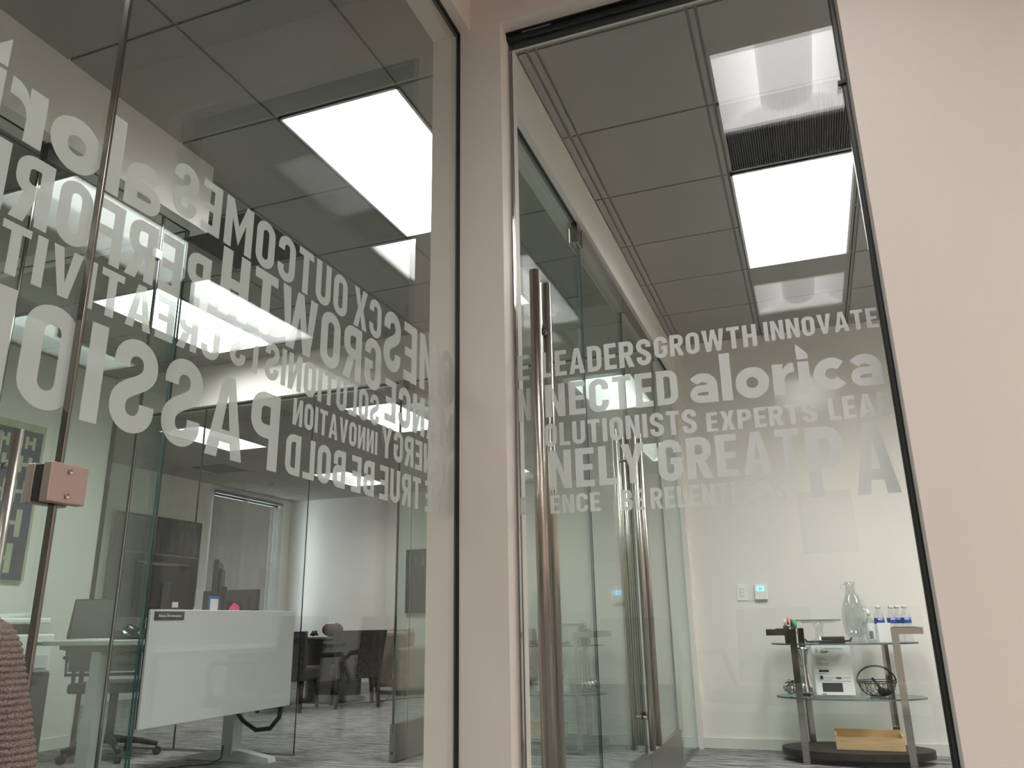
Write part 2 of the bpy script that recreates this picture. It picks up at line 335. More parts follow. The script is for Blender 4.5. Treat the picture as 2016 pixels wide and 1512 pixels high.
# ------------------------------------------------------------------ luminaires
HOUS = P('troffer_housing', (0.75, 0.75, 0.74), 0.5)
def troffer(x0, y0, x1, y1, label, col=WHITE, st=LAMP, group='recessed ceiling troffers'):
    wx, wy = x1-x0, y1-y0; a, c = wx/2-0.006, wy/2-0.006
    t = empty('ceiling_light', ((x0+x1)/2, (y0+y1)/2, CEIL), label, 'ceiling light', group)
    f = B(); e = 0.012
    for q in ((-a, a, -c, -c+e), (-a, a, c-e, c), (-a, -a+e, -c, c), (a-e, a, -c, c)): f.box(*q, -0.003, 0.012)
    f.box(-a, a, -c-0.0, -c+0.004, 0.0, 0.16); f.box(-a, a, c-0.004, c, 0.0, 0.16); f.box(-a, -a+.004, -c, c, 0.0, .16); f.box(a-.004, a, -c, c, 0, .16)
    f.box(-a, a, -c, c, 0.158, 0.162)
    f.build('frame', HOUS, t)
    # two curved wings that rise from the frame to the basket, closed at the ends
    bw = wx*0.185
    for s_ in (-1, 1):
        g = B(); prof = [(s_*(a-e), 0.012)]
        for k in range(1, 9):
            u = k/8; prof.append((s_*((a-e)*(1-u)+bw*0.9*u), 0.012+0.095*math.sin(u*math.pi/2)))
        vs = [[g.bm.verts.new((p[0], y, p[1])) for p in prof] for y in (-c+e, c-e)]
        for k in range(len(prof)-1):
            fc = g.bm.faces.new((vs[0][k], vs[0][k+1], vs[1][k+1], vs[1][k])); fc.smooth = True
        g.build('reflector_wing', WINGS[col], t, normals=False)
    g = B(); n = 12; ring = [(bw*math.cos(math.pi*k/n), 0.105-0.07*math.sin(math.pi*k/n)) for k in range(n+1)]
    vs = [[g.bm.verts.new((p[0], y, p[1])) for p in ring] for y in (-c+0.035, c-0.035)]
    for k in range(n):
        fc = g.bm.faces.new((vs[0][k], vs[1][k], vs[1][k+1], vs[0][k+1])); fc.smooth = True
    for v in vs: g.bm.faces.new(v)
    g.build('diffuser_basket', BASK[col], t, normals=False)
    for sy in (-1, 1): B().box(-a+e, a-e, sy*(c-e)-0.002, sy*(c-e)+0.002, 0.012, 0.15).build('end_plate', WINGE[col], t)  # end plates glow too: light from the basket put into their emission
    return t
def basket(name, col, st):
    # perforated diffuser: fine stripes modulate what the lamp behind it gives off
    m = lampmat(name, col, st); N, L = m.node_tree.nodes, m.node_tree.links
    tc = N.new('ShaderNodeTexCoord'); wv = N.new('ShaderNodeTexWave'); wv.bands_direction = 'Y'; wv.inputs['Scale'].default_value = 30
    L.new(tc.outputs['Object'], wv.inputs['Vector']); mr = N.new('ShaderNodeMapRange'); mr.inputs[3].default_value = st*0.9; mr.inputs[4].default_value = st*1.1
    L.new(wv.outputs['Fac'], mr.inputs[0]); L.new(mr.outputs[0], N['level'].inputs[1]); return m
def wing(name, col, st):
    # reflected lamp light put into the wing's emission, brightest beside the basket
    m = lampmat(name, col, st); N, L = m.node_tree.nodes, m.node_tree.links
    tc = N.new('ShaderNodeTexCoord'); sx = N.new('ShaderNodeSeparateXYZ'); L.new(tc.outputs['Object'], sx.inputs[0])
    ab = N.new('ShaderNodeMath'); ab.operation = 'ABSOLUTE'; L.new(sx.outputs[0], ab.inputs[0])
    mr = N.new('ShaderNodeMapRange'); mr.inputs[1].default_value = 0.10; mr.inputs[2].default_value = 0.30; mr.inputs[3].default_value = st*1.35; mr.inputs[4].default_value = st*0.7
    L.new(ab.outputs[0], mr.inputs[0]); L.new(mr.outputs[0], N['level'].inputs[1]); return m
WINGS, WINGE, BASK = {}, {}, {}
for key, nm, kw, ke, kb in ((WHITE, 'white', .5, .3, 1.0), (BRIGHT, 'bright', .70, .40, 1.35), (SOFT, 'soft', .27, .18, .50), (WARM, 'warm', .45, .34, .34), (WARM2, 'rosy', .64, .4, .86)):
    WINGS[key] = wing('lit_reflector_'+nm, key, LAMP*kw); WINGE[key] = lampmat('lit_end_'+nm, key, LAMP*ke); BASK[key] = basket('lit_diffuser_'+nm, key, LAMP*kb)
troffer(*T1[0], 'long bright troffer straight beyond the near glass door', BRIGHT)
troffer(*T1[1], 'troffer over the unseen table, seen only mirrored in the lettered glass', BRIGHT)
troffer(*T1[2], 'troffer at the right end of the meeting room, out of view', BRIGHT)
troffer(*T2[0], 'large bright corridor troffer behind the upper left glass')
troffer(*T2[1], 'bright troffer above the raised white desk')
troffer(*T2[3], 'corridor troffer behind the photographer')
troffer(*T2[4], 'troffer inside the glass corner office, behind the view')
troffer(*T3[0], 'left front troffer of the far office, behind the big letters', SOFT)
troffer(*T3[1], 'right front troffer of the far office, above its open glass door', SOFT)
troffer(*T3[2], 'small looking rear troffer of the far office, left of the armchairs', SOFT)
troffer(*T3[3], 'rear troffer of the far office above the armchairs', SOFT)
troffer(*T3[5], 'far office troffer hidden behind the column, front', SOFT)
troffer(*T3[6], 'far office troffer hidden behind the column, rear', SOFT)
for q, l in zip(T4, ('square troffer close in front of the photographer, mirrored in the door', 'square troffer behind the photographer, mirrored lower in the door', 'unseen long troffer added at the right of the photographer to brighten the front wall', 'unseen long troffer added at the right rear to brighten the front wall', 'unseen long troffer added at the far right of the photographer to brighten the front wall', 'unseen long troffer added at the far right rear to brighten the front wall')):
    troffer(*q, l, WARM if q[2]-q[0] > (q[3]-q[1])*0.9 else WARM2)  # the long ones are added out of view to brighten the front wall
def grille(x0, y0, x1, y1, label, mat=None):
    t = empty('air_grille', ((x0+x1)/2, (y0+y1)/2, CEIL), label, 'vent', 'air grilles in the ceilings'); a, c = (x1-x0)/2-.006, (y1-y0)/2-.006
    f = B()
    for q in ((-a, a, -c, -c+.015), (-a, a, c-.015, c), (-a, -a+.015, -c, c), (a-.015, a, -c, c)): f.box(*q, 0, 0.01)
    f.build('frame', GRID, t)
    B().box(-a+.014, a-.014, -c+.014, c-.014, 0.03, 0.034).build('backing', DARK, t)
    n = 52; p = B(); p.box(-0.0028, 0.0028, -c+.014, c-.014, 0.004, 0.022)
    o = p.build('grille_slat', P('dark_slat', (0.07, 0.07, 0.066), .6) if 'dark_slat' not in bpy.data.materials else bpy.data.materials['dark_slat'], t)
    for k in range(n):
        q = o if k == 0 else o.copy()
        if k: COL.objects.link(q); q.parent = t
        q.location = (-a+.02+(2*a-.04)*(k+.5)/n, 0, 0)
    return t
grille(*T1[3], 'dark ribbed grille before the long bright troffer beyond the door')
grille(*T2[2], 'dark ribbed grille behind the letters at the end of the beige bulkhead')
g = grille(*T3[4], 'dark square grille in the ceiling of the far office')
B().lathe([(0.0, -0.03), (0.02, -0.03), (0.022, -0.01), (0.04, 0), (0.04, 0.002), (0, 0.002)]).build('sprinkler_head', GRID, label='small sprinkler head on the ceiling left of the white desk troffer', cat='sprinkler').location = (-4.777, 4.017, CEIL-0.001)
B().lathe([(0.0, -0.04), (0.03, -0.04), (0.03, -0.01), (0.05, 0), (0.05, 0.002), (0, 0.002)]).build('sprinkler_head', GRID, label='small sprinkler head on the far office ceiling near the window', cat='sprinkler').location = (-7.8, 10.24, CEIL-0.001)

# ------------------------------------------------------------------ lettering (stroke-built condensed capitals)
SW = 0.18
def arc(cx, cy_, rx, ry, a0, a1, n=10):
    return [(cx+rx*math.cos(math.radians(a0+(a1-a0)*k/n)), cy_+ry*math.sin(math.radians(a0+(a1-a0)*k/n))) for k in range(n+1)]
def ribbon(pts, s=SW, closed=False):
    c = []
    for p in pts:
        if not c or math.hypot(p[0]-c[-1][0], p[1]-c[-1][1]) > 1e-5: c.append(p)
    if closed and math.hypot(c[0][0]-c[-1][0], c[0][1]-c[-1][1]) < 1e-5: c.pop()
    n = len(c); Lf, Rt = [], []
    for i in range(n):
        def nrm(a, b_):
            d = (b_[0]-a[0], b_[1]-a[1]); l = math.hypot(*d); return (-d[1]/l, d[0]/l)
        if closed or 0 < i < n-1:
            a = nrm(c[i-1], c[i]); b_ = nrm(c[i], c[(i+1) % n]); m = (a[0]+b_[0], a[1]+b_[1]); l = m[0]*a[0]+m[1]*a[1]
            m = (m[0]/l, m[1]/l)
        elif i == 0: m = nrm(c[0], c[1])
        else: m = nrm(c[-2], c[-1])
        Lf.append((c[i][0]+m[0]*s/2, c[i][1]+m[1]*s/2)); Rt.append((c[i][0]-m[0]*s/2, c[i][1]-m[1]*s/2))
    return [[Lf[i], Rt[i], Rt[(i+1) % n], Lf[(i+1) % n]] for i in range(n if closed else n-1)]
def R_(x0, x1, y0, y1): return [(x0, y0), (x1, y0), (x1, y1), (x0, y1)]
def glyph(ch):
    s, h = SW, SW/2; w = 0.52
    if ch == ' ': return 0.16, []
    if ch == 'I': return s, [R_(0, s, 0, 1)]
    if ch == 'L': return .42, [R_(0, s, 0, 1), R_(s, .42, 0, s*.9)]
    if ch in 'EF':
        w = .44; o = [R_(0, s, 0, 1), R_(s, w, 1-s*.9, 1), R_(s, w*.92, .5-s*.42, .5+s*.42)]
        if ch == 'E': o.append(R_(s, w, 0, s*.9))
        return w, o
    if ch == 'H': w = .52; return w, [R_(0, s, 0, 1), R_(w-s, w, 0, 1), R_(s, w-s, .5-s*.45, .5+s*.45)]
    if ch == 'T': w = .48; return w, [R_(0, w, 1-s*.9, 1), R_(w/2-h, w/2+h, 0, 1-s*.9)]
    if ch == 'N': w = .54; return w, [R_(0, s, 0, 1), R_(w-s, w, 0, 1), [(s, 1), (w-s, .42), (w-s, 0), (s, .58)]]
    if ch == 'M': w = .70; return w, [R_(0, s, 0, 1), R_(w-s, w, 0, 1), [(s, 1), (w/2, .50), (w/2, .10), (s, .60)], [(w-s, 1), (w-s, .60), (w/2, .10), (w/2, .50)]]
    if ch == 'V': w = .56; return w, [[(0, 1), (w/2-s*.52, 0), (w/2+s*.52, 0), (w, 1), (w-s*1.02, 1), (w/2, .30), (s*1.02, 1)]]
    if ch == 'W': w = .84; return w, [[(0, 1), (.27*w-.48*s, 0), (.27*w+.48*s, 0), (.5*w, .60), (.73*w-.48*s, 0), (.73*w+.48*s, 0), (w, 1), (w-s, 1), (.73*w, .32), (.5*w+.42*s, 1), (.5*w-.42*s, 1), (.27*w, .32), (s, 1)]]
    if ch == 'A':
        w = .58; k = .78
        def ix(y): return s*1.0+(w/2-s)*y/k
        return w, [[(0, 0), (s, 0), (w/2, k), (w/2, 1), (w/2-s*.52, 1)], [(w, 0), (w/2+s*.52, 1), (w/2, 1), (w/2, k), (w-s, 0)], [(ix(.19), .19), (w-ix(.19), .19), (w-ix(.34), .34), (ix(.34), .34)]]
    if ch == 'X': w = .54; return w, [[(0, 1), (w/2-.62*s, .5), (0, 0), (1.08*s, 0), (w/2, .34), (w-1.08*s, 0), (w, 0), (w/2+.62*s, .5), (w, 1), (w-1.08*s, 1), (w/2, .66), (1.08*s, 1)]]
    if ch == 'Y': w = .54; return w, [[(0, 1), (w/2-h, .42), (w/2-h, 0), (w/2+h, 0), (w/2+h, .42), (w, 1), (w-1.05*s, 1), (w/2, .62), (1.05*s, 1)]]
    if ch == 'U': r = (w-s)/2; return w, ribbon([(h, 1)]+arc(w/2, h+r, r, r, 180, 360, 14)+[(w-h, 1)])
    if ch == 'O': r = (w-s)/2; return w, ribbon(arc(w/2, h+r, r, r, 180, 360, 14)+arc(w/2, 1-h-r, r, r, 0, 180, 14), closed=True)
    if ch == 'C': r = (w-s)/2; return w, ribbon([(w-h, .66)]+arc(w/2, 1-h-r, r, r, 0, 180, 14)+arc(w/2, h+r, r, r, 180, 360, 14)+[(w-h, .34)])
    if ch == 'G': r = (w-s)/2; return w, ribbon([(w-h, .68)]+arc(w/2, 1-h-r, r, r, 0, 180, 14)+arc(w/2, h+r, r, r, 180, 360, 14)+[(w-h, .40)])+[R_(w*.52, w, .40, .555)]
    if ch == 'D': r = .17; return w, [R_(0, s, 0, 1)]+ribbon([(s, 1-h)]+arc(w-h-r, 1-h-r, r, r, 90, 0)+arc(w-h-r, h+r, r, r, 0, -90)+[(s, h)])
    if ch in 'PR':
        r = .155; yb = .40+h; o = [R_(0, s, 0, 1)]+ribbon([(s, 1-h)]+arc(w-h-r, 1-h-r, r, r, 90, 0)+arc(w-h-r, yb+r, r, r, 0, -90)+[(s, yb)])
        if ch == 'R': o.append([(w*.40, .40), (w-s*1.05, 0), (w+.01, 0), (w*.40+s*1.02, .40)])
        return w, o
    if ch == 'B':
        r = .13; return w, [R_(0, s, 0, 1)]+ribbon([(s, 1-h)]+arc(w-h-r-.015, 1-h-r, r, r, 90, 0)+[(w-h-.015, .51+h)])+ribbon([(s, .51)]+arc(w-h-r, .51-r, r, r, 90, 0)+arc(w-h-r, h+r, r, r, 0, -90)+[(s, h)])
    if ch == 'S':
        r = (w-s)/2; mid = []
        for k in range(1, 12):
            t = k/12; q = [(h, .71), (h, .50), (w-h, .50), (w-h, .29)]
            mid.append(tuple((1-t)**3*q[0][i]+3*(1-t)**2*t*q[1][i]+3*(1-t)*t*t*q[2][i]+t**3*q[3][i] for i in (0, 1)))
        return w, ribbon([(w-h, .68)]+arc(w/2, 1-h-r, r, r, 0, 180, 14)+[(h, .71)]+mid+[(w-h, .29)]+arc(w/2, h+r, r, r, 0, -180, 14)+[(h, .32)])
    # rounded lower case of the logo
    L_, l2 = .21, .105; X = .63
    if ch == 'l': return L_, [R_(0, L_, 0, 1)]
    if ch == 'i': return L_, [R_(0, L_, 0, X), [(0, .68), (L_, .68), (L_, .78), (0, 1.02)]]
    if ch == 'o': w = .66; r = (w-L_)/2; ry = (X+.02-L_)/2; return w, ribbon(arc(w/2, X/2, r, ry, 0, 360, 36), L_, True)
    if ch == 'c': w = .60; r = (w+.06-L_)/2; ry = (X+.02-L_)/2; return w, ribbon(arc(w/2+.03, X/2, r, ry, 42, 318, 28), L_)
    if ch == 'r': return .42, [R_(0, L_, 0, X), [(L_, .28), (L_+.03, .37), (L_+.10, .43), (.42, .44), (.42, .635), (L_+.12, .625), (L_+.04, .57), (L_, .50)]]
    if ch == 'a': return .57, ribbon(arc(.265, .36, .205, .18, 148, 0, 14)+[(.47, 0)], .19)+ribbon([(.375, .305)]+arc(.205, .193, .125, .112, 90, 270, 14)+[(.375, .081)], .15)
    return .5, []
def words(text, plane, pos, u0, u1, z0, z1, parent, spacing=0.105):
    """text set between u0 and u1 on a vertical plane; one mesh per word"""
    x = 0; items = []; cur = []
    for ch in text:
        wd, ps = glyph(ch)
        if ch == ' ': items.append(cur); cur = []; x += wd
        else:
            cur.append((x, ps)); x += wd+spacing*(0.70 if ch.islower() else 1)
    items.append(cur); tot = x-spacing*(0.70 if text[-1].islower() else 1); H = z1-z0; sc = (u1-u0)/tot
    for wn, it in zip(text.split(' '), items):
        b_ = B()
        for x0, ps in it:
            for p in ps:
                pts = []
                for (px, py) in p:
                    u = u0+(x0+px)*sc; z = z0+CZ+py*H
                    pts.append((pos, u, z) if plane == 'x' else (u, pos, z))
                try: b_.poly(pts)
                except ValueError: pass
        b_.build('vinyl_word', FROST, parent, label='frosted vinyl lettering reading ' + wn, normals=False)

# ------------------------------------------------------------------ left lettered glass wall
XL = -0.91
gw = empty('window_1', (0, 0, 0), 'frameless lettered glass wall on the left of the column', 'glass wall', kind='structure')
BRN = P('brown_polished_strip', (0.24, 0.225, 0.20), 0.16, metal=1.0)
pane('glass_pane', XL-0.005, XL+0.005, 0.7548, YF, 0.012, HD, gw, GLASS, BRN)
pane('glass_pane', XL-0.005, XL+0.005, -0.25, 0.7492, 0.012, HD, gw, GLASS, BRN)
pane('glass_pane', XL-0.006, XL+0.006, -4.5, -0.26, 0.012, HD, gw, GLASS)
box('floor_channel', RAIL, XL-0.012, XL+0.012, -4.5, YF, 0, 0.012, gw)
box('head_channel', DARK, XL-0.010, XL+0.010, -4.5, YF, HD-0.006, HD, gw)
box('end_seal', DARK, XL-0.004, XL+0.010, YF-0.004, YF, 0.012, HD, gw)
b = B(); b.box(XL-0.0055, XL+0.0055, 0.7495, 0.7545, 0.0, HD, bev=0.001)
b.build('joint_strip', BRN, gw, label='shiny brown strip in the joint between two panes')
cl = empty('glass_clamp', (XL, 0.752, 1.062), 'square rose toned clamp with two screws on the left glass joint', 'clamp')
B().box(0.008, 0.022, -0.0285, 0.0285, -0.0255, 0.0255, bev=0.0015).build('face_plate', PINKST, cl)
B().box(-0.022, -0.008, -0.0285, 0.0285, -0.0255, 0.0255, bev=0.0015).build('back_plate', PINKST, cl)
B().box(-0.008, 0.008, -0.026, 0.026, -0.023, 0.023).build('gasket', DARK, cl)
for z in (-0.016, 0.016):
    o = B().lathe([(0, 0.0), (0.003, 0.0), (0.0036, 0.0008), (0.0036, 0.0012), (0.0028, 0.0014), (0.0026, 0.0006), (0, 0.0006)], n=20).build('screw', RAIL, cl)
    o.rotation_euler = (0, math.pi/2, 0); o.location = (0.0222, 0.0, z)
XT = XL-0.0075
for t, u0, u1, z0, z1 in [("OMES", 2.012, 1.600, .600, .757), ("CX OUTCOMES", 1.585, .893, .660, .757), ("GROWTH", 1.590, 1.023, .529, .655),
                          ("PERFORM", .998, .545, .515, .613), ("alorica", .872, .396, .625, .755), ("MANCE", 2.012, 1.614, .472, .577),
                          ("SOLUTIONISTS", 1.588, 1.063, .447, .521), ("CREATIVITY", 1.036, .570, .437, .508), ("N", 2.012, 1.940, .295, .447),
                          ("ENERGY", 1.925, 1.605, .380, .457), ("INNOVATION", 1.585, 1.256, .379, .433), ("PASSION", 1.216, .575, .277, .421),
                          ("BE TRUE BE BOLD", 1.935, 1.241, .280, .360)]:
    words(t, 'x', XT, u0, u1, z0, z1, gw)

# ------------------------------------------------------------------ near glass door
YD = 2.095
d1 = empty('door_1', (0, 0, 0), 'near frameless glass door with lettering and a tall ladder pull', 'door', kind='structure')
pane('glass_leaf', -0.747, 0.236, YD-0.006, YD+0.006, 0.02, HD-0.03, d1, GLASS, ALU)
box('top_track', ALU, -0.757, 0.25, YD-0.022, YD+0.030, HD-0.026, HD, d1)
box('track_slot', P('bright_track_slot', (0.6, 0.58, 0.55), 0.3, metal=0.6), -0.70, -0.60, YD-0.0235, YD-0.021, HD-0.010, HD-0.006, d1)
box('head_gap', DARK, -0.757, 0.25, YD-0.03, YD-0.022, HD-0.004, HD, d1)
box('jamb_seal', DARK, 0.237, 0.2395, YD-0.014, YD+0.012, 0, HD, d1)
box('jamb_seal', P('grey_seal', (0.06, 0.065, 0.062), .35), 0.2395, 0.2465, YD-0.012, YD+0.010, 0, HD, d1)
box('jamb_seal', DARK, 0.2465, 0.250, YD-0.016, YD+0.014, 0, HD, d1)
box('latch_seal', CHROME, -0.757, -0.752, YD-0.006, YD+0.006, 0, HD, d1)
box('pivot', DARK, 0.226, 0.248, YD-0.018, YD-0.006, 2.305, 2.316, d1)
def pull(x, y, parent, axis, z0, z1, s0, s1, off=0.05, r=0.016):
    for sgn in (-1, 1):
        px, py = (x, y+sgn*off) if axis == 'y' else (x+sgn*off, y)
        hb = B().tube([(px, py, z0), (px, py, z1)], r, 24).build('pull_handle', STEEL, parent, label='brushed steel ladder pull bar')
        for z in (s0, s1):
            if axis == 'y': q = [(px, py-sgn*r*.9, z), (px, y, z)]
            else: q = [(px-sgn*r*.9, py, z), (x, py, z)]
            B().tube(q, 0.009, 16).build('standoff', STEEL, hb)
            e = B(); c = (px, y+sgn*0.009, z) if axis == 'y' else (x+sgn*0.009, py, z)
            c2 = (px, y+sgn*0.006, z) if axis == 'y' else (x+sgn*0.006, py, z)
            e.tube([c2, c], 0.012, 16).build('washer', DARK, hb)
pull(-0.671, YD, d1, 'y', 0.34, 1.882, 0.50, 1.712)
YT = YD-0.0075
for t, u0, u1, z0, z1 in [("E", -.745, -.709, .680, .757), ("LEADERS", -.672, -.350, .680, .757), ("GROWTH", -.341, -.066, .695, .757), ("INNOVATE", -.047, .231, .704, .758),
                          ("N", -.745, -.708, .557, .655), ("NECTED", -.663, -.285, .560, .657), ("alorica", -.253, .223, .554, .685),
                          ("OLUTIONISTS", -.669, -.243, .475, .541), ("EXPERTS", -.217, .057, .474, .526), ("LEAD", .086, .234, .474, .533),
                          ("NELY", -.658, -.388, .354, .462), ("GREAT", -.352, .008, .352, .463), ("PA", .020, .223, .283, .461),
                          ("E", -.745, -.712, .288, .337), ("ENCE", -.657, -.516, .286, .337), ("BE RELENTLESS", -.459, -.038, .281, .337)]:
    words(t, 'y', YT, u0, u1, z0, z1, d1)

# ------------------------------------------------------------------ glass double doors along the far meeting room
XG = -0.91
w5 = empty('window_2', (0, 0, 0), 'fixed glass panels beside the double doors of the far meeting room', 'glass wall', kind='structure')
pane('glass_pane', XG-0.006, XG+0.006, 2.17, 3.475, 0.012, HD, w5)
pane('glass_pane', XG-0.006, XG+0.006, 5.430, 6.198, 0.012, HD, w5, None, P('pale_glass_edge', (0.42, 0.50, 0.47), 0.3))
box('floor_channel', RAIL, XG-0.012, XG+0.012, 2.17, 3.475, 0, 0.012, w5); box('floor_channel', RAIL, XG-0.012, XG+0.012, 5.43, 6.195, 0, 0.012, w5)
box('transom_seal', DARK, XG-0.012, XG+0.012, 2.17, 6.195, HD-0.008, HD, w5)
box('patch_fitting', CHROME, XG-0.022, XG+0.022, 3.40, 3.472, HD-0.12, HD-0.008, w5, bev=0.003)
for nm, y0, y1, hy, lab in (('door_2', 3.485, 4.405, 4.33, 'nearer leaf of the glass double doors in the far meeting room'), ('door_3', 4.415, 5.420, 4.50, 'farther leaf of the glass double doors in the far meeting room')):
    d = empty(nm, (0, 0, 0), lab, 'door', kind='structure')
    pane('glass_leaf', XG-0.006, XG+0.006, y0, y1, 0.20, HD-0.10, d, None, ALU)
    box('top_rail', RAIL, XG-0.022, XG+0.022, y0, y1, HD-0.115, HD-0.012, d)
    box('bottom_rail', RAIL, XG-0.022, XG+0.022, y0, y1, 0.01, 0.222, d)
    pull(XG, hy, d, 'x', 0.25, 1.93, 0.405, 1.745)

# ------------------------------------------------------------------ glass corner office on the left
XA = -2.60
w6 = empty('window_3', (0, 0, 0), 'green tinted glass front of the corner office behind the lettered glass', 'glass wall', kind='structure')
for y0, y1 in ((-4.5, 0.86), (0.87, 1.868), (1.876, 2.492), (2.500, 2.655)):
    pane('glass_pane', XA-0.006, XA+0.006, y0, y1, 0.012, 2.695, w6)
box('patch_fitting', CHROME, XA-0.02, XA+0.02, 2.44, 2.492, 2.47, 2.51, w6)
box('patch_fitting', ALU, XA-0.02, XA+0.02, 1.88, 1.96, 2.62, 2.695, w6)
B().box(XA-0.004, XA+0.004, 1.868, 1.876, 0.0, 2.695).box(XA-0.004, XA+0.004, 2.492, 2.500, 0, 2.695).build('joint_strip', CHROME, w6)
pull(XA, 1.93, w6, 'x', 0.35, 1.56, 0.5, 1.435)
w7 = empty('window_4', (0, 0, 0), 'glass return of the corner office, seen behind its green edge', 'glass wall', kind='structure')
pane('glass_pane', -5.70, -2.61, 2.643, 2.655, 0.012, 2.695, w7, GLASS)

# ------------------------------------------------------------------ glazed front of the far office
YO = 5.225
w8 = empty('window_5', (0, 0, 0), 'glazed front of the far office below the cream bulkhead', 'glass wall', kind='structure')
for x0, x1 in ((-5.70, -4.705), (-4.697, -3.62), (-2.72, -1.85), (-1.84, -1.01)):
    pane('glass_pane', x0, x1, YO-0.005, YO+0.005, 0.012, 2.69, w8, GLASS)
b = B(); b.box(-5.71, -1.01, YO-.01, YO+.01, 2.68, 2.69); b.box(-5.715, -5.70, YO-.03, YO+.01, 0, 2.69); b.build('head_channel', DARK, w8)
B().box(-3.624, -3.620, YO-.005, YO+.005, 0.012, 2.68).box(-4.705, -4.697, YO-.004, YO+.004, 0.012, 2.68).build('joint_strip', DARK, w8)
box('floor_channel', RAIL, -5.70, -3.62, YO-.01, YO+.01, 0, 0.012, w8)
d4 = empty('door_4', (-2.775, 5.12, 0), 'open glass door of the far office with a steel bottom rail', 'door', rz=math.radians(-3), kind='structure')
pane('glass_leaf', -0.005, 0.005, 0.01, 0.90, 0.20, 2.58, d4)
box('bottom_rail', RAIL, -0.0225, 0.0225, 0, 0.90, 0.01, 0.242, d4)
box('top_rail', RAIL, -0.0225, 0.0225, 0, 0.90, 2.57, 2.67, d4)
box('edge_seal', DARK, -0.006, 0.006, 0.0, 0.012, 0.18, 2.58, d4)
box('lock_hole', DARK, -0.006, 0.006, -0.003, 0.0, 0.05, 0.07, d4)

# ------------------------------------------------------------------ far office: window, blind, screen
w9 = empty('window_6', (-8.78, 10.875, 0), 'daylit window of the far office behind the vertical blind', 'window', kind='structure')
b = B()
for q in ((-0.03, 0.03, -0.845, -0.80, 0.85, 2.955), (-0.03, 0.03, 0.80, 0.845, 0.85, 2.955), (-0.03, 0.03, -0.845, 0.845, 0.85, 0.90), (-0.03, 0.03, -0.845, 0.845, 2.905, 2.955), (-0.03, 0.03, -0.02, 0.02, 0.9, 2.905)): b.box(*q)
b.build('window_frame', ALU, w9)
pane('pane', -0.004, 0.004, -0.80, 0.80, 0.90, 2.905, w9, GLASS)
bl = empty('vertical_blind', (-8.672, 10.875, 2.93), 'closed grey vertical blind with daylight leaking at its top and right', 'blind')
box('headrail', P('blind_headrail', (0.08, 0.08, 0.08), 0.5), -0.025, 0.025, -0.86, 0.86, -0.0, 0.045, bl)
o = B().box(-0.044, 0.044, -0.001, 0.001, -2.02, -0.05).build('blind_slat', BACKBLIND, bl)
n = 21
for k in range(n):
    q = o if k == 0 else o.copy()
    if k: COL.objects.link(q); q.parent = bl
    y = -0.84+1.66*k/(n-1); op = 80 if k < n-4 else 48
    q.location = (0, y, 0.0); q.rotation_euler = (0, 0, math.radians(op+random.uniform(-4, 4)))
tv = empty('wall_screen', (-8.70, 8.92, 1.80), 'large black wall screen to the left of the far window', 'television')
B().box(0.0, 0.03, -0.55, 0.55, -0.3, 0.3).build('wall_mount', BLACK, tv)
B().box(0.03, 0.075, -0.83, 0.83, -0.62, 0.62, bev=0.02).build('bezel', BLACK, tv)
B().box(0.0751, 0.0765, -0.80, 0.80, -0.59, 0.59).build('screen', SCREEN, tv)

# navy artwork on the pale wall: generic cream blocks, no copied design
ps = empty('framed_poster', (-5.70, 3.98, 1.855), 'navy poster with rows of cream block shapes on the pale wall', 'poster')
B().box(0, 0.018, -0.56, 0.56, -0.605, 0.605).build('backing_board', CREAM, ps)
B().box(0.0185, 0.020, -0.54, 0.535, -0.60, 0.545).build('print', NAVY, ps)
b = B()
for z0, z1, n_, s_ in ((0.40, 0.50, 9, .8), (0.21, 0.34, 7, .8), (-0.02, 0.15, 6, .8), (-0.28, -0.07, 5, .8), (-0.55, -0.33, 4, .7)):
    for k in range(n_):
        y0 = -0.50+1.0*k/n_; wd = 1.0/n_*s_; y1 = y0+wd
        b.box(0.0201, 0.0205, y0, y0+wd*.30, z0, z1); b.box(0.0201, 0.0205, y1-wd*.30, y1, z0, z1)
        b.box(0.0201, 0.0205, y0+wd*.30, y1-wd*.30, (z0+z1)/2-.015, (z0+z1)/2+.015)
b.build('cream_block', CREAM, ps)

# ------------------------------------------------------------------ raised white desk with panel
dk = empty('standing_desk', (-3.95, 4.33, 0), 'raised white standing desk behind the lettered glass', 'desk')
B().box(-0.39, 0.385, -0.68, 0.69, 0.797, 0.825, bev=0.004).build('desktop', LAMIN, dk)
for y, nm in ((-0.60, 'near'), (0.62, 'far')):
    b = B(); b.box(-0.045, 0.045, y-0.05, y+0.05, 0.05, 0.40); b.build('lifting_column', WHITEM, dk)
    b = B(); b.box(-0.040, 0.040, y-0.044, y+0.044, 0.40, 0.60); b.box(-0.034, 0.034, y-0.038, y+0.038, 0.60, 0.76); b.build('inner_column', WHITEM, dk)
    b = B(); b.prism([(-0.34, 0.025), (-0.35, 0.0), (0.35, 0.0), (0.34, 0.03), (0.09, 0.07), (-0.09, 0.07)], 'y', y-0.04, y+0.04); b.build('foot', WHITEM, dk)
    b = B(); b.prism([(-0.30, 0.795), (-0.30, 0.775), (-0.06, 0.745), (0.06, 0.745), (0.30, 0.775), (0.30, 0.795)], 'y', y-0.03, y+0.03); b.build('support_arm', P('desk_bracket', (0.12, 0.12, 0.115), .5) if 'desk_bracket' not in bpy.data.materials else bpy.data.materials['desk_bracket'], dk)
b = B(); b.box(-0.05, 0.05, -0.55, 0.57, 0.745, 0.785); b.build('crossbeam', BLACK, dk)
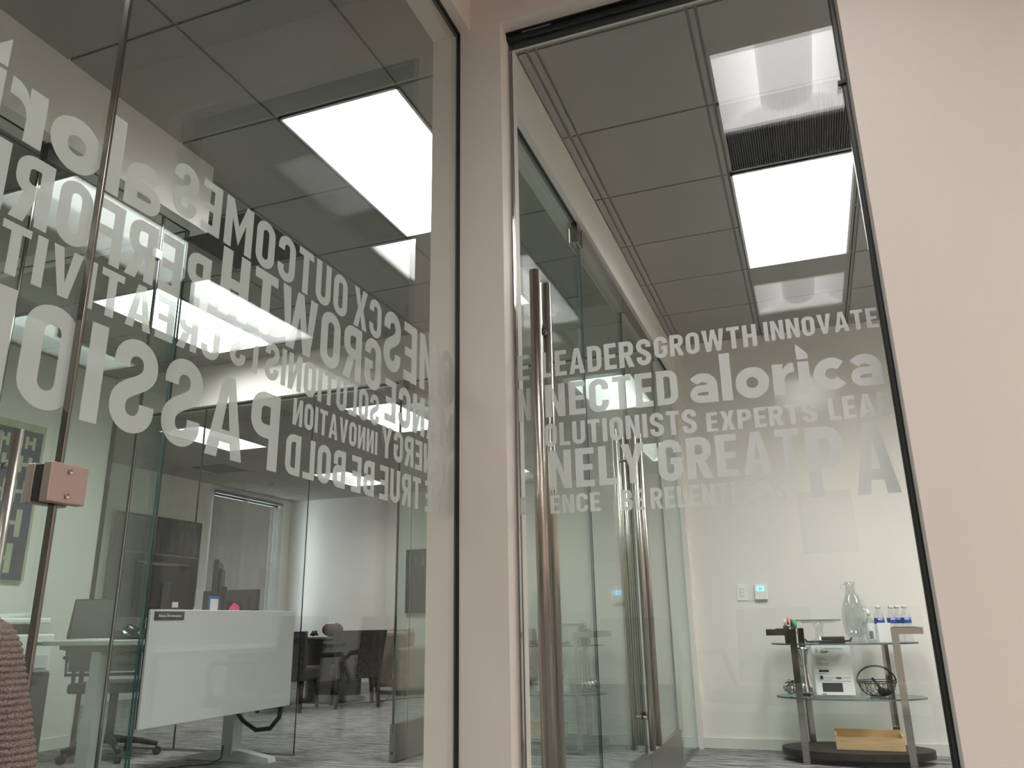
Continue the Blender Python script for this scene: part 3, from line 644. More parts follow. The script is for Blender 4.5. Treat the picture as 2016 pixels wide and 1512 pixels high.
b = B(); b.box(0.390, 0.408, -0.675, 0.700, 0.355, 0.990, bev=0.004); b.build('modesty_panel', P('grey_white_panel', (0.60, 0.60, 0.585), 0.16, spec=0.6), dk, label='pale glossy panel hanging off the desk edge')
b = B(); b.box(0.383, 0.391, -0.675, -0.66, 0.36, 0.985); b.build('panel_edging', BLACK, dk)
pts = [(0.0, 0.60, 0.36), (0.10, 0.60, 0.26), (0.20, 0.62, 0.20), (0.30, 0.64, 0.21), (0.36, 0.65, 0.28), (0.37, 0.66, 0.38)]
B().tube(pts, 0.016, 10).build('cable_spine', BLACK, dk)
B().tube([(-0.02, 0.56, 0.10), (0.02, 0.50, 0.03), (0.0, 0.42, 0.008), (-0.12, 0.30, 0.008), (-0.2, 0.1, 0.008)], 0.006, 8).build('power_cable', BLACK, dk)
np_ = empty('name_plate', (-3.541, 3.80, 0.955), 'black name plate at the top corner of the pale desk panel', 'name plate')
B().box(0, 0.005, -0.118, 0.115, -0.024, 0.024, bev=0.001).build('plate', BLACK, np_)
def textmesh(s, size, mat, parent, loc, rot, name='lettering', ext=0.0004, align='CENTER', off=0.0, sx=1.0):
    cu = bpy.data.curves.new('t', 'FONT'); cu.body = s; cu.size = size; cu.align_x = align; cu.align_y = 'CENTER'; cu.extrude = ext; cu.offset = off
    o = bpy.data.objects.new('t', cu); COL.objects.link(o); bpy.context.view_layer.update()
    me = bpy.data.meshes.new_from_object(o.evaluated_get(bpy.context.evaluated_depsgraph_get()))
    bpy.data.objects.remove(o); me.materials.clear(); me.materials.append(mat)
    q = bpy.data.objects.new(name, me); COL.objects.link(q); q.parent = parent; q.location = loc; q.rotation_euler = rot; q.scale = (sx, 1, 1); return q
textmesh('Alexa Brownema', 0.026, PAPER, np_, (0.0056, -0.002, 0), (math.pi/2, 0, math.pi/2))

# things on the desk
def monitor(loc, rz, label, w_=0.71, h_=0.41, z0=0.10, sticker=False):
    m = empty('monitor', loc, label, 'monitor', None, rz)
    B().box(-0.02, 0.012, -w_/2, w_/2, z0, z0+h_, bev=0.008).build('housing', BLACK, m)
    B().box(-0.0215, -0.0203, -w_/2+.01, w_/2-.01, z0+.01, z0+h_-.01).build('screen', SCREEN, m)
    B().box(0.012, 0.035, -w_*.36, w_*.36, z0+.06, z0+h_*.86, bev=0.008).build('rear_cover', P('dark_brown_plastic', (0.022, 0.018, 0.016), .5) if 'dark_brown_plastic' not in bpy.data.materials else bpy.data.materials['dark_brown_plastic'], m)
    B().box(0.035, 0.065, -0.03, 0.03, 0.01, z0+h_*.55, bev=0.004).build('stand', BLACK, m)
    B().box(-0.09, 0.11, -0.13, 0.13, 0.0, 0.012, bev=0.004).build('stand_base', BLACK, m)
    if sticker:
        B().box(0.0352, 0.036, 0.10, 0.16, z0+.065, z0+.10).build('sticker', PAPER, m, label='white bar code sticker')
        B().box(0.0352, 0.038, -0.20, 0.22, z0+.335, z0+.342).build('vent_slot', RAIL, m)
    return m
monitor((-4.12, 4.30, 0.826), 0.06, 'wide black monitor seen from behind above the pale desk panel', sticker=True, z0=0.13)
monitor((-4.06, 4.80, 0.826), math.radians(36), 'black monitor turned almost edge on beside the window', w_=0.50, h_=0.40, z0=0.12)
monitor((-6.60, 8.05, 0.76), math.radians(-88), 'black monitor low behind the pink note', w_=0.80, h_=0.44, z0=0.12)
b = B()
ft = empty('side_table', (-6.6, 8.1, 0), 'plain dark work table under the low black monitor', 'table')
B().box(-0.6, 0.6, -0.3, 0.3, 0.73, 0.76, bev=0.004).build('tabletop', WOODK, ft)
for sx in (-1, 1):
    for sy in (-1, 1): box('leg', BLACK, sx*.56-.02, sx*.56+.02, sy*.27-.02, sy*.27+.02, 0, .73, ft)
bg = empty('black_pouch', (-3.90, 3.90, 0.826), 'slouching black glossy pouch on the near end of the white desk', 'bag')
bmx = bmesh.new(); bmesh.ops.create_icosphere(bmx, subdivisions=4, radius=1)
for v in bmx.verts:
    c = v.co; r = 1+0.18*math.sin(5*c.x+1)*math.cos(4*c.y)+0.1*math.sin(9*c.z+3*c.x)
    v.co = Vector((c.x*0.125*r, c.y*0.075*r, max(0, (c.z*0.055*r+0.03)*(1-.35*abs(math.sin(3.2*c.x+.6))))))
q = B(); q.bm.free(); q.bm = bmx; q.build('body', P('black_vinyl', (0.012, 0.012, 0.012), 0.25), bg, smooth=True)
B().tube([(-0.06, 0.0, 0.05), (-0.02, -.03, 0.085), (0.04, -.03, 0.08), (0.075, -.01, 0.045)], 0.006, 8).build('strap', BLACK, bg)
pp = B(); pp.box(-0.16, 0.12, -0.10, 0.10, 0, 0.006); pp.build('paper_sheet', PAPER, label='loose white sheets on the near corner of the white desk', cat='paper').location = (-4.13, 3.85, 0.826)
cb = empty('note_holder', (-3.83, 4.50, 0.826), 'clear stand holding a blue card behind the desk panel', 'card holder')
B().box(-0.004, 0.004, -0.07, 0.07, 0.0, 0.245).build('acrylic_stand', CLEARG, cb)
B().box(0.005, 0.007, -0.055, 0.045, 0.18, 0.265).build('blue_card', P('blue_card', (0.03, 0.12, 0.35), .5), cb, label='blue card edge')
B().box(0.0075, 0.009, -0.04, 0.035, 0.17, 0.245).build('white_card', PAPER, cb)
nt = B(); nt.prism([(-0.05, 0), (-0.045, 0.05), (0.0, 0.085), (0.055, 0.06), (0.06, 0.0)], 'x', 0, 0.002)
nt.build('pink_note', P('neon_pink_paper', (0.85, 0.05, 0.28), .6), label='bright pink sticky note rising above the desk panel', cat='note').location = (-3.74, 4.60, 0.962)
st_ = B().box(-0.06, 0.05, -0.12, 0.10, 0, 0.135, bev=.004).build('desk_tray', P('frosted_box', (0.55, 0.55, 0.53), .4), label='small pale box that carries the pink note', cat='box'); st_.location = (-3.74, 4.60, 0.826)

# office chair at the desk
oc = empty('office_chair', (-4.93, 4.82, 0), 'grey mesh office chair behind the white desk', 'chair', None, math.radians(22))
B().box(-0.24, 0.24, -0.24, 0.24, 0.45, 0.52, bev=0.02).build('seat', DKFAB, oc)
b = B(); n = 8
prof = [(-0.235-0.03*math.sin(math.pi*k/n), 0.60+0.49*k/n) for k in range(n+1)]
for (y0, z0), (y1, z1) in zip(prof[:-1], prof[1:]):
    b.box(-0.24, 0.24, y0-0.012, y0+0.012, z0, z1+0.001)
b.build('backrest', GREYM, oc, label='taut grey mesh back')
b = B(); b.tube([(-0.25, -0.25, 0.58), (-0.255, -0.27, 0.85), (-0.25, -0.24, 1.09), (0.25, -0.24, 1.09), (0.255, -0.27, 0.85), (0.25, -0.25, 0.58)], 0.013, 10, closed=True); b.build('back_frame', BLACK, oc)
for s_ in (-1, 1):
    B().tube([(s_*0.25, 0.0, 0.47), (s_*0.31, 0.0, 0.50), (s_*0.31, -0.02, 0.68)], 0.015, 10).build('arm_post', BLACK, oc)
    B().box(s_*0.31-.035, s_*0.31+.035, -0.14, 0.12, 0.68, 0.705, bev=.01).build('armrest', BLACK, oc)
B().tube([(0, 0, 0.10), (0, 0, 0.45)], 0.03, 14).build('gas_lift', BLACK, oc)
for k in range(5):
    a = 2*math.pi*k/5+.3; e = (0.33*math.cos(a), 0.33*math.sin(a))
    lg = B().tube([(0, 0, 0.13), (e[0]*.6, e[1]*.6, 0.105), (e[0], e[1], 0.075)], 0.02, 10, rad=[.03, .022, .018]).build('base_leg', BLACK, oc)
    B().tube([(e[0]-.02*math.sin(a), e[1]+.02*math.cos(a), 0.03), (e[0]+.02*math.sin(a), e[1]-.02*math.cos(a), 0.03)], 0.03, 14).build('caster', BLACK, lg)
B().tube([(0, -0.18, 0.46), (0, -0.29, 0.50), (0, -0.27, 0.80)], 0.02, 10).build('back_support', BLACK, oc)

# printer on a cabinet against the poster wall
cb2 = empty('printer_cabinet', (-5.42, 4.30, 0), 'black low cabinet under the white printer', 'cabinet')
B().box(-0.26, 0.24, -0.30, 0.16, 0.02, 0.60, bev=.005).build('body', P('black_cabinet', (.03, .03, .03), .5), cb2)
B().box(0.24, 0.252, -0.28, 0.14, 0.05, 0.58, bev=.002).build('door', P('black_cabinet_door', (.04, .04, .04), .4), cb2)
prn = empty('printer', (-5.42, 4.23, 0.602), 'white office printer at the left edge behind the knitted chair', 'printer')
B().box(-0.24, 0.24, -0.23, 0.23, 0, 0.26, bev=0.012).build('body', WHITEP, prn)
B().box(-0.24, 0.22, -0.22, 0.20, 0.33, 0.37, bev=0.01).build('scanner_lid', WHITEP, prn)
B().box(-0.22, 0.10, -0.20, 0.16, 0.26, 0.33).build('paper_bay', P('printer_grey', (.25, .25, .25), .5), prn)
B().box(0.241, 0.248, -0.19, 0.19, 0.03, 0.12, bev=.002).build('paper_tray', P('tray_white', (.7, .7, .7), .4), prn)
B().box(0.240, 0.244, 0.06, 0.16, 0.19, 0.205).build('tray_handle', P('slot_grey', (.12, .12, .12), .5), prn)
o = B().box(-0.15, 0.15, -0.11, 0.11, 0, 0.01).build('document', PAPER, label='sheaf of paper sticking up on top of the white printer', cat='paper')
o.location = (-5.42, 4.20, 0.985); o.rotation_euler = (0.12, 0, 0)

# ------------------------------------------------------------------ far office seating
tb = empty('round_table', (-5.75, 9.05, 0), 'dark round table carrying the football', 'table')
B().lathe([(0, 0.72), (0.60, 0.72), (0.61, 0.735), (0.60, 0.75), (0, 0.75)]).build('tabletop', WOODK, tb)
B().lathe([(0.0, 0.0), (0.40, 0.0), (0.40, 0.03), (0.34, 0.05), (0.34, 0.66), (0.40, 0.72)]).build('pedestal', BLACK, tb)
fb = empty('football', (-5.72, 8.93, 0.752), 'brown football with white laces on the dark table', 'ball', None, 0.15)
B().lathe([(0.088*math.cos(math.asin(max(-1, min(1, t/7))))**1.15+0.0, t/7*0.143) for t in range(-7, 8)], n=28).build('ball_body', BALL, fb, smooth=True)
bod = fb.children[0]; bod.rotation_euler = (0, math.pi/2, 0); bod.location = (0, 0, 0.088)
b = B()
b.box(-0.05, 0.05, -0.006, 0.006, 0.172, 0.1775)
for k in range(8): b.box(-0.048+k*.0125, -0.043+k*.0125, -0.02, 0.02, 0.171, 0.179)
o = b.build('laces', PAPER, fb); o.rotation_euler = (0.45, 0, 0); o.location = (0, 0.037, 0.008)
b = B()
for k in range(5): b.tube([(0.05*math.cos(k*1.3), 0.05*math.sin(k*1.3), 0.02), (0.02*math.cos(k), 0.03*math.sin(k*2), 0.07), (-0.05*math.cos(k*1.3), -0.05*math.sin(k), 0.03)], 0.011, 8)
b.build('black_knot', BLACK, label='small black knotted ornament on the dark table, left of the football', cat='ornament').location = (-6.03, 9.0, 0.752)
B().box(-0.06, 0.06, -0.04, 0.04, 0, 0.05, bev=.004).build('orange_box', P('orange_card', (0.42, 0.13, 0.05), .5), label='small orange box on the dark table beside the black ornament', cat='box').location = (-6.22, 8.98, 0.752)
def parson(loc, rz, label):
    c = empty('dining_chair', loc, label, 'chair', 'dark upholstered chairs at the far table', rz)
    B().box(-0.24, 0.24, -0.25, 0.25, 0.33, 0.48, bev=0.03).build('seat', DKFAB, c)
    b = B(); n = 6
    for k in range(n):
        t0, t1 = k/n, (k+1)/n
        def sec(t): return -0.23-0.10*t*t, 0.225+0.045*t, 0.34+0.54*t
        a0, w0, z0 = sec(t0); a1, w1, z1 = sec(t1)
        V = [b.bm.verts.new(p) for p in ((-w0, a0-.03, z0), (w0, a0-.03, z0), (w0, a0+.045, z0), (-w0, a0+.045, z0), (-w1, a1-.03, z1), (w1, a1-.03, z1), (w1, a1+.045, z1), (-w1, a1+.045, z1))]
        for q in ((0, 1, 5, 4), (1, 2, 6, 5), (2, 3, 7, 6), (3, 0, 4, 7)): b.bm.faces.new([V[i] for i in q])
        if k == 0: b.bm.faces.new([V[i] for i in (3, 2, 1, 0)])
        if k == n-1: b.bm.faces.new([V[i] for i in (4, 5, 6, 7)])
    bmesh.ops.remove_doubles(b.bm, verts=b.bm.verts, dist=1e-4)
    b.build('backrest', DKFAB, c)
    for sx in (-1, 1):
        for sy in (-1, 1):
            B().tube([(sx*.20, sy*.20, 0.34), (sx*.215, sy*.245, 0.0)], 0.02, 4, rad=[.03, .018]).build('leg', WOODK, c)
    c.scale = (1.1, 1.1, 0.945)
    return c
parson((-5.60, 7.92, 0), math.radians(14), 'left dark upholstered chair, half behind the desk panel')
parson((-5.10, 8.48, 0), math.radians(38), 'right dark upholstered chair with its back to the glass')
def sofa(loc, rz, label, w_=0.95):
    s_ = empty('armchair', loc, label, 'armchair', 'tan leather armchairs in the far office', rz)
    B().box(-w_/2+.15, w_/2-.15, -0.40, 0.34, 0.12, 0.44, bev=.04).build('seat_cushion', TAN, s_)
    B().box(-w_/2+.02, w_/2-.02, -0.47, -0.26, 0.10, 0.80, bev=.05).build('backrest', TAN, s_)
    for sx in (-1, 1): B().box(sx*(w_/2-.09)-.09, sx*(w_/2-.09)+.09, -0.44, 0.42, 0.06, 0.60, bev=.035).build('armrest', TAN, s_)
    B().box(-w_/2+.16, w_/2-.16, -0.27, -0.10, 0.45, 0.84, bev=.06).build('back_cushion', TAN, s_)
    for sx in (-1, 1):
        for sy in (-1, 1): box('foot', BLACK, sx*(w_/2-.12)-.02, sx*(w_/2-.12)+.02, sy*.36-.02, sy*.36+.02, 0, .07, s_)
    return s_
sofa((-5.33, 10.36, 0), math.radians(-39), 'tan leather armchair with its side to the open glass door', 1.0)
sofa((-4.75, 11.45, 0), math.radians(180), 'tan leather armchair against the far wall under the dark picture', 1.5)
pc = empty('wall_picture', (-5.55, 12.03, 1.575), 'dark monochrome picture on the far wall', 'picture')
B().box(-0.78, 0.78, -0.03, 0.015, -0.51, 0.51).build('canvas', P('dark_canvas', (0.04, 0.04, 0.042), .5, grain=0.8, gscale=3, stretch=(6, 1, 1)), pc)
b = B()
for k in range(14):
    x = -0.7+k*.1+random.uniform(-.02, .02); h_ = random.uniform(.1, .5); b.box(x, x+random.uniform(.02, .05), -0.0315, -0.0305, 0.42-h_, 0.42)
b.build('painted_streak', P('grey_paint', (0.12, 0.12, 0.12), .5, grain=.6, gscale=8), pc)
B().tube([(-4.98, 9.1, 0.30), (-4.95, 9.2, 0.12), (-5.0, 9.0, 0.006), (-5.3, 8.6, 0.006), (-5.0, 9.3, 0.006), (-4.6, 9.9, 0.006), (-4.2, 10.0, 0.006)], 0.006, 8).build('floor_cable', BLACK, label='thin black cable on the carpet beside the dark chairs', cat='cable')

# ------------------------------------------------------------------ wall devices of the far meeting room
sw = empty('light_switch', (-0.508, 6.28, 1.068), 'white light switch plate left of the thermostat', 'switch')
B().box(-0.036, 0.036, -0.007, 0, -0.058, 0.058, bev=.002).build('plate', WHITEP, sw)
B().box(-0.017, 0.017, -0.010, -0.007, -0.034, 0.034, bev=.001).build('rocker', TRIM, sw)
b = B(); b.box(-0.008, 0.008, -0.0115, -0.010, 0.006, 0.02); b.box(-0.008, 0.008, -0.0115, -0.010, -0.02, -0.006); b.build('button', WHITEP, sw)
th = empty('thermostat', (-0.372, 6.28, 1.068), 'white thermostat with a lit blue display', 'thermostat')
B().box(-0.045, 0.045, -0.026, 0, -0.055, 0.055, bev=.005).build('housing', WHITEP, th)
B().box(-0.027, 0.025, -0.0275, -0.026, 0.005, 0.042).build('display', P('blue_display', (.1, .3, .4), .3, emit=(0.25, 0.65, 1.0), es=1.1), th)
textmesh('72', 0.026, P('display_ink', (.03, .12, .25), .5), th, (0, -0.0278, 0.022), (math.pi/2, 0, 0), 'digits') if False else None
B().box(-0.012, 0.008, -0.0279, -0.0275, 0.012, 0.033).build('display_digits', P('display_digits', (.1, .3, .5), .5, emit=(.12, .4, .75), es=.8), th)

# ------------------------------------------------------------------ glass and chrome cart
ct = empty('bar_cart', (0.135, 5.93, 0), 'chrome framed oval cart with glass shelves against the back wall', 'cart')
def oval(z0, z1, w_, d_, n=56): return superring(w_, d_, n)
def disc(name, m, w_, d_, z0, z1, me=None):
    b_ = B(); b_.prism(superring(w_, d_, 56), 'z', z0, z1)
    bmesh.ops.recalc_face_normals(b_.bm, faces=b_.bm.faces)
    for f in b_.bm.faces: f.material_index = 0 if abs(f.normal.z) > .5 or me is None else 1
    return b_.build(name, [m, me] if me else m, ct)
disc('glass_shelf', GLASSG, 0.455, 0.235, 0.710, 0.720, EDGE)
disc('glass_shelf', GLASSG, 0.457, 0.240, 0.378, 0.388, EDGE)
disc('base_board', WOODK, 0.455, 0.26, 0.035, 0.078)
for sx in (-1, 1):
    for sy in (-1, 1):
        x = sx*(0.305 if sy < 0 else 0.262); y = sy*0.203
        b = B(); b.box(x-.021, x+.021, y-.006, y+.006, 0.0, 0.812); b.box(min(x+sx*.021, x+sx*.165), max(x+sx*.021, sx*.469), y-.006, y+.006, 0.772, 0.812)
        b.build('leg', CHROME, ct, label='flat polished chrome leg that turns out into a handle')
    x = sx*0.463
    b = B(); b.box(x-.006, x+.006, -0.197, 0.197, 0.772, 0.812); b.build('handle', CHROME, ct)
SH, SM = 0.7205, 0.3885
cp = empty('pen_cup', (-0.190, 5.90, SH), 'dark cup of marker pens on the left end of the top shelf', 'cup')
B().lathe([(0, 0), (0.036, 0), (0.042, 0.11), (0.039, 0.11), (0.034, 0.006), (0, 0.006)]).build('cup', P('smoked_plastic', (.05, .045, .04), .25), cp)
for k, (dx, dy, h_, cl_, tx) in enumerate([(-0.018, 0, .135, (.75, .75, .72), -.15), (-0.004, -.012, .145, (.85, .16, .03), 0), (0.012, .01, .135, (.02, .04, .15), .1), (0.022, -.01, .13, (.03, .32, .08), .12), (0.03, .008, .12, (.04, .40, .12), .2)]):
    m_ = empty('marker_pen', (-0.190+dx, 5.90+dy, SH+0.0065), ('white', 'orange', 'navy', 'dark green', 'green')[k]+' capped marker pen standing in the dark cup', 'marker', 'markers in the cup')
    B().tube([(0, 0, 0), (tx*.05, 0, h_-.035)], 0.0065, 12).build('barrel', WHITEP, m_); B().tube([(tx*.05, 0, h_-.035), (tx*.06, 0, h_+.01)], 0.0078, 12).build('cap', P('marker_cap', cl_, .4), m_)
ck = empty('cake_stand', (-0.005, 5.98, SH), 'clear glass cake stand on the top shelf', 'cake stand')
B().lathe([(0, 0.008), (0.055, 0.004), (0.058, 0.0), (0.055, 0.012), (0.028, 0.03), (0.024, 0.07), (0.036, 0.115), (0.04, 0.122)], n=40).build('pedestal', CLEARG, ck)
B().lathe([(0, 0.122), (0.10, 0.124), (0.145, 0.140), (0.148, 0.146), (0.145, 0.148), (0.10, 0.132), (0, 0.130)], n=48).build('plate', CLEARG, ck)
B().lathe([(0.143, 0.141), (0.1495, 0.1445), (0.1495, 0.1475), (0.143, 0.148)], n=48).build('rim', P('glass_rim', (.30, .33, .34), .1, spec=.8), ck)
vs_ = empty('glass_pitcher', (0.228, 6.05, SH), 'tall clear glass pitcher with a curled handle on the top shelf', 'pitcher')
B().lathe([(0, 0.004), (0.045, 0.0), (0.052, 0.004), (0.046, 0.02), (0.07, 0.06), (0.082, 0.13), (0.074, 0.21), (0.05, 0.28), (0.034, 0.32), (0.030, 0.36), (0.040, 0.39), (0.036, 0.39), (0.026, 0.36), (0.030, 0.32), (0.046, 0.28), (0.069, 0.21), (0.077, 0.13), (0.065, 0.06), (0.03, 0.03), (0, 0.03)], n=40, sx=1, sy=.8).build('body', CLEARG, vs_)
B().tube([(0.036, 0, 0.31), (0.075, 0, 0.25), (0.088, 0, 0.17), (0.075, 0, 0.11), (0.055, 0, 0.10), (0.05, 0, 0.118), (0.062, 0, 0.125)], 0.007, 12).build('curled_handle', CLEARG, vs_)
B().tube([(-0.03, 0, 0.375), (-0.055, 0, 0.372), (-0.058, 0, 0.352), (-0.04, 0, 0.345)], 0.006, 12).build('spout_curl', CLEARG, vs_)
sb = empty('sanitizer_bottle', (0.312, 5.88, SH), 'clear pump bottle with a white label left of the front water bottle', 'bottle')
B().lathe([(0, 0), (0.026, 0), (0.028, 0.01), (0.028, 0.13), (0.012, 0.155), (0.012, 0.165), (0, 0.165)], n=28).build('body', glassmat('gel_plastic', (.88, .93, .93), .06), sb)
B().lathe([(0.0285, 0.02), (0.0285, 0.12)], n=28).build('label_band', P('gel_label', (.72, .74, .74), .5), sb)
b = B(); b.tube([(0, 0, .165), (0, 0, .20)], .010, 14); b.tube([(0, 0, .20), (-0.03, 0, .207)], .006, 10); b.build('pump', WHITEP, sb)
b = B()
for k in range(6): b.box(-0.012, 0.012, -0.0295, -0.029, 0.025+k*.008, 0.029+k*.008)
b.build('label_print', BLACK, sb)
LBL = P('bottle_label_blue', (.035, .09, .36), .4); LBW = P('bottle_label_white', (.7, .73, .8), .4); PET = glassmat('pet_plastic', (.95, .965, .975), .07)
def bottle(x, y, label):
    t = empty('water_bottle', (x, y, SH), label, 'bottle', 'water bottles on the cart')
    B().lathe([(0, 0.004), (0.026, 0.0), (0.031, 0.006), (0.031, 0.03), (0.029, 0.04), (0.031, 0.05), (0.031, 0.085), (0.029, 0.095), (0.031, 0.105), (0.031, 0.15), (0.026, 0.175), (0.014, 0.197), (0.0125, 0.21)], n=28).build('body', PET, t)
    B().lathe([(0, 0.228), (0.0145, 0.228), (0.0155, 0.224), (0.0155, 0.209), (0, 0.209)], n=24).build('cap', WHITEP, t)
    B().lathe([(0.0318, 0.115), (0.0318, 0.150)], n=28).build('label_band', LBL, t)
    b_ = B()
    for k, (a, s_) in enumerate([(-1.9, .5), (-1.35, .35), (-.6, .6), (.8, .5)]):
        pts = [(0.0322*math.cos(a+s_*i/5), 0.0322*math.sin(a+s_*i/5)) for i in range(6)]
        for p0, p1 in zip(pts[:-1], pts[1:]): b_.poly([(p0[0], p0[1], .138), (p1[0], p1[1], .138), (p1[0], p1[1], .1475), (p0[0], p0[1], .1475)])
    b_.build('label_stripe', LBW, t)
    return t
bottle(0.374, 5.90, 'clear water bottle standing alone beside the pump bottle')
bottle(0.455, 5.95, 'leftmost of the three bunched water bottles behind the right handle')
bottle(0.535, 5.92, 'rightmost of the three bunched water bottles behind the right handle')
bottle(0.497, 6.00, 'middle, rear one of the three bunched water bottles')
rc = B().prism([(-0.03, 0), (0.05, 0), (0.05, 0.12), (-0.03, 0.12)], 'y', 0, 0.003)
rc.build('receipt_card', PAPER, label='small white printed card leaning on the single water bottle', cat='card').location = (0.385, 5.862, SH)
bt = empty('black_tray', (0.045, 5.775, SH), 'flat black tray on a small block at the front of the top shelf', 'tray')
B().box(-0.06, 0.10, -0.035, 0.035, 0.0, 0.010, bev=.002).build('block', BLACK, bt)
b = B(); b.prism([(-0.145, 0.024), (-0.135, 0.004), (0.135, 0.008), (0.145, 0.034), (0.137, 0.034), (0.128, 0.018), (-0.128, 0.014), (-0.138, 0.028)], 'y', -0.045, 0.045); b.build('tray', BLACK, bt)
B().box(-0.04, 0.10, -0.02, 0.035, 0.018, 0.040, bev=.003).build('insert', BLACK, bt)
# middle shelf
sbll = B(); sbll.bm.free(); sbll.bm = bmesh.new(); bmesh.ops.create_icosphere(sbll.bm, subdivisions=3, radius=0.05)
for v in sbll.bm.verts:
    c = v.co; k_ = 1+0.13*math.sin(c.x*160)*math.sin(c.y*150)*math.sin(c.z*140+1); v.co = Vector((c.x*k_*1.05, c.y*k_, c.z*k_*.95+.05*.95))
sbll.build('silver_ornament', SILVER, label='crumpled silver ball on the left of the middle shelf', cat='ornament').location = (-0.222, 5.93, SM+0.005)
mv = empty('silver_vase', (-0.130, 6.00, SM), 'wavy mirror finish silver pitcher beside the printed guide', 'vase')
B().lathe([(0, 0.003), (0.05, 0.0), (0.056, 0.02), (0.044, 0.06), (0.030, 0.12), (0.026, 0.18), (0.032, 0.23), (0.052, 0.285), (0.056, 0.30), (0.052, 0.30), (0.028, 0.23), (0.022, 0.18), (0, 0.16)], n=36, sx=1.0, sy=.8).build('body', SILVER, mv)
B().tube([(-0.045, 0, 0.285), (-0.062, 0, 0.24), (-0.035, 0, 0.17), (-0.03, 0, 0.12), (-0.06, 0, 0.06), (-0.05, 0, 0.03)], 0.007, 12).build('wavy_handle', SILVER, mv)
gd = empty('sign_holder', (0.050, 5.84, SM), 'clear stand with the printed room guide on the middle shelf', 'sign', rz=0.0)
def tilt(o): o.rotation_euler = (math.radians(-6), 0, 0); return o
tilt(B().box(-0.13, 0.145, -0.002, 0.002, 0.0, 0.335).build('acrylic_holder', CLEARG, gd))
tilt(B().box(-0.115, 0.120, -0.0045, -0.0025, 0.012, 0.325).build('sheet', PAPER, gd))
B().box(-0.13, 0.145, 0.0, 0.09, 0.0, 0.003).build('holder_foot', CLEARG, gd)
INK = P('black_ink', (.03, .03, .035), .6); GINK = P('grey_ink', (.20, .20, .21), .6); ORI = P('orange_ink', (.7, .25, .12), .6)
b = B(); yy = -0.0052
for q in ((-.085, -.025, .150, .165), (-.083, -.064, .106, .128), (.015, .045, .108, .120), (-.075, .048, .030, .085), (-.08, -.055, .014, .019)): b.box(q[0], q[1], yy, yy+.0006, q[2], q[3])
tilt(b.build('ink_block', INK, gd))
b = B()
for k, (x1, z) in enumerate([(-.045, .235), (-.035, .232-.008), (-.06, .210), (-.02, .203), (-.035, .196), (-.015, .189), (-.03, .172), (-.04, .140), (.10, .114), (-.01, .102), (.10, .094)]): b.box(-.095, x1, yy, yy+.0006, z, z+.0025)
tilt(b.build('ink_line', GINK, gd))
b = B()
for z in (.272, .298): b.box(-.098, -.074, yy, yy+.0006, z, z+.003)
b.box(-.092, -.080, yy, yy+.0006, .280, .292); tilt(b.build('logo_mark', ORI, gd))
for s_, z, sz, of, m_ in (('Conference Room', .296, .0185, .0, GINK), ('Guide', .277, .021, .0009, INK)):
    o = textmesh(s_, sz, m_, gd, (0, 0, 0), (0, 0, 0), 'title', align='LEFT', off=of)
    for v in o.data.vertices: x, y = v.co.x, v.co.y; v.co = Vector((-0.062+x, yy, z+y))
    o.rotation_euler = (math.radians(-6), 0, 0); 
bk = empty('wire_basket', (0.305, 5.90, SM), 'round black wire basket with an arched handle on the middle shelf', 'basket')
b = B(); ring = lambda r, z, n=28: [(r*math.cos(2*math.pi*k/n), r*math.sin(2*math.pi*k/n)*.8, z) for k in range(n)]
b.tube(ring(.118, .085), .0035, 6, closed=True); b.tube(ring(.118, .098), .0025, 6, closed=True); b.tube(ring(.05, .006), .003, 6, closed=True)
b.build('rim', BLACK, bk)
b = B()
for k in range(14):
    a = 2*math.pi*k/14; a2 = a+random.uniform(-.5, .5)
    b.tube([(.05*math.cos(a2), .04*math.sin(a2), .006), (.095*math.cos((a+a2)/2), .076*math.sin((a+a2)/2), .03), (.118*math.cos(a), .094*math.sin(a), .09)], .0018, 5)
    b.tube([(.118*math.cos(a), .094*math.sin(a), .09), (.10*math.cos(a+.4), .08*math.sin(a+.4), .045), (.07*math.cos(a-.2), .056*math.sin(a-.2), .012)], .0018, 5)
b.build('wire_mesh', BLACK, bk)
B().tube([(.118*math.cos(t), 0.0, .09+.098*math.sin(t)) for t in [math.pi*k/20 for k in range(21)]], .0035, 8).tube([(.114*math.cos(t), 0.02, .09+.090*math.sin(t)) for t in [math.pi*k/20 for k in range(21)]], .002, 6).build('arched_handle', BLACK, bk)
rmt = B().obox((0, 0, 0), (.55, 0, -.8), (0, 1, 0), (.8, 0, .55), .055, .012, .008, bev=.003); rmt.build('remote_control', BLACK, label='black remote sticking out of the wire basket', cat='remote').location = (0.312, 5.90, SM+.068)
B().box(-.035, .035, -.02, .02, 0, .04, bev=.006).build('power_adapter', BLACK, label='black power adapter lying in the wire basket', cat='adapter').location = (0.342, 5.90, SM+.012)
bx = empty('wooden_box', (0.215, 5.94, 0.079), 'shallow open pale wood box on the dark base of the cart', 'box')
for n_, q in (('side', (-.20, .20, -.11, -.10, 0, .072)), ('side', (-.20, .20, .10, .11, 0, .098)), ('end', (-.20, -.19, -.10, .10, 0, .085)), ('end', (.19, .20, -.10, .10, 0, .085)), ('bottom', (-.19, .19, -.10, .10, 0, .006))): box(n_, WOODL, *q, bx)

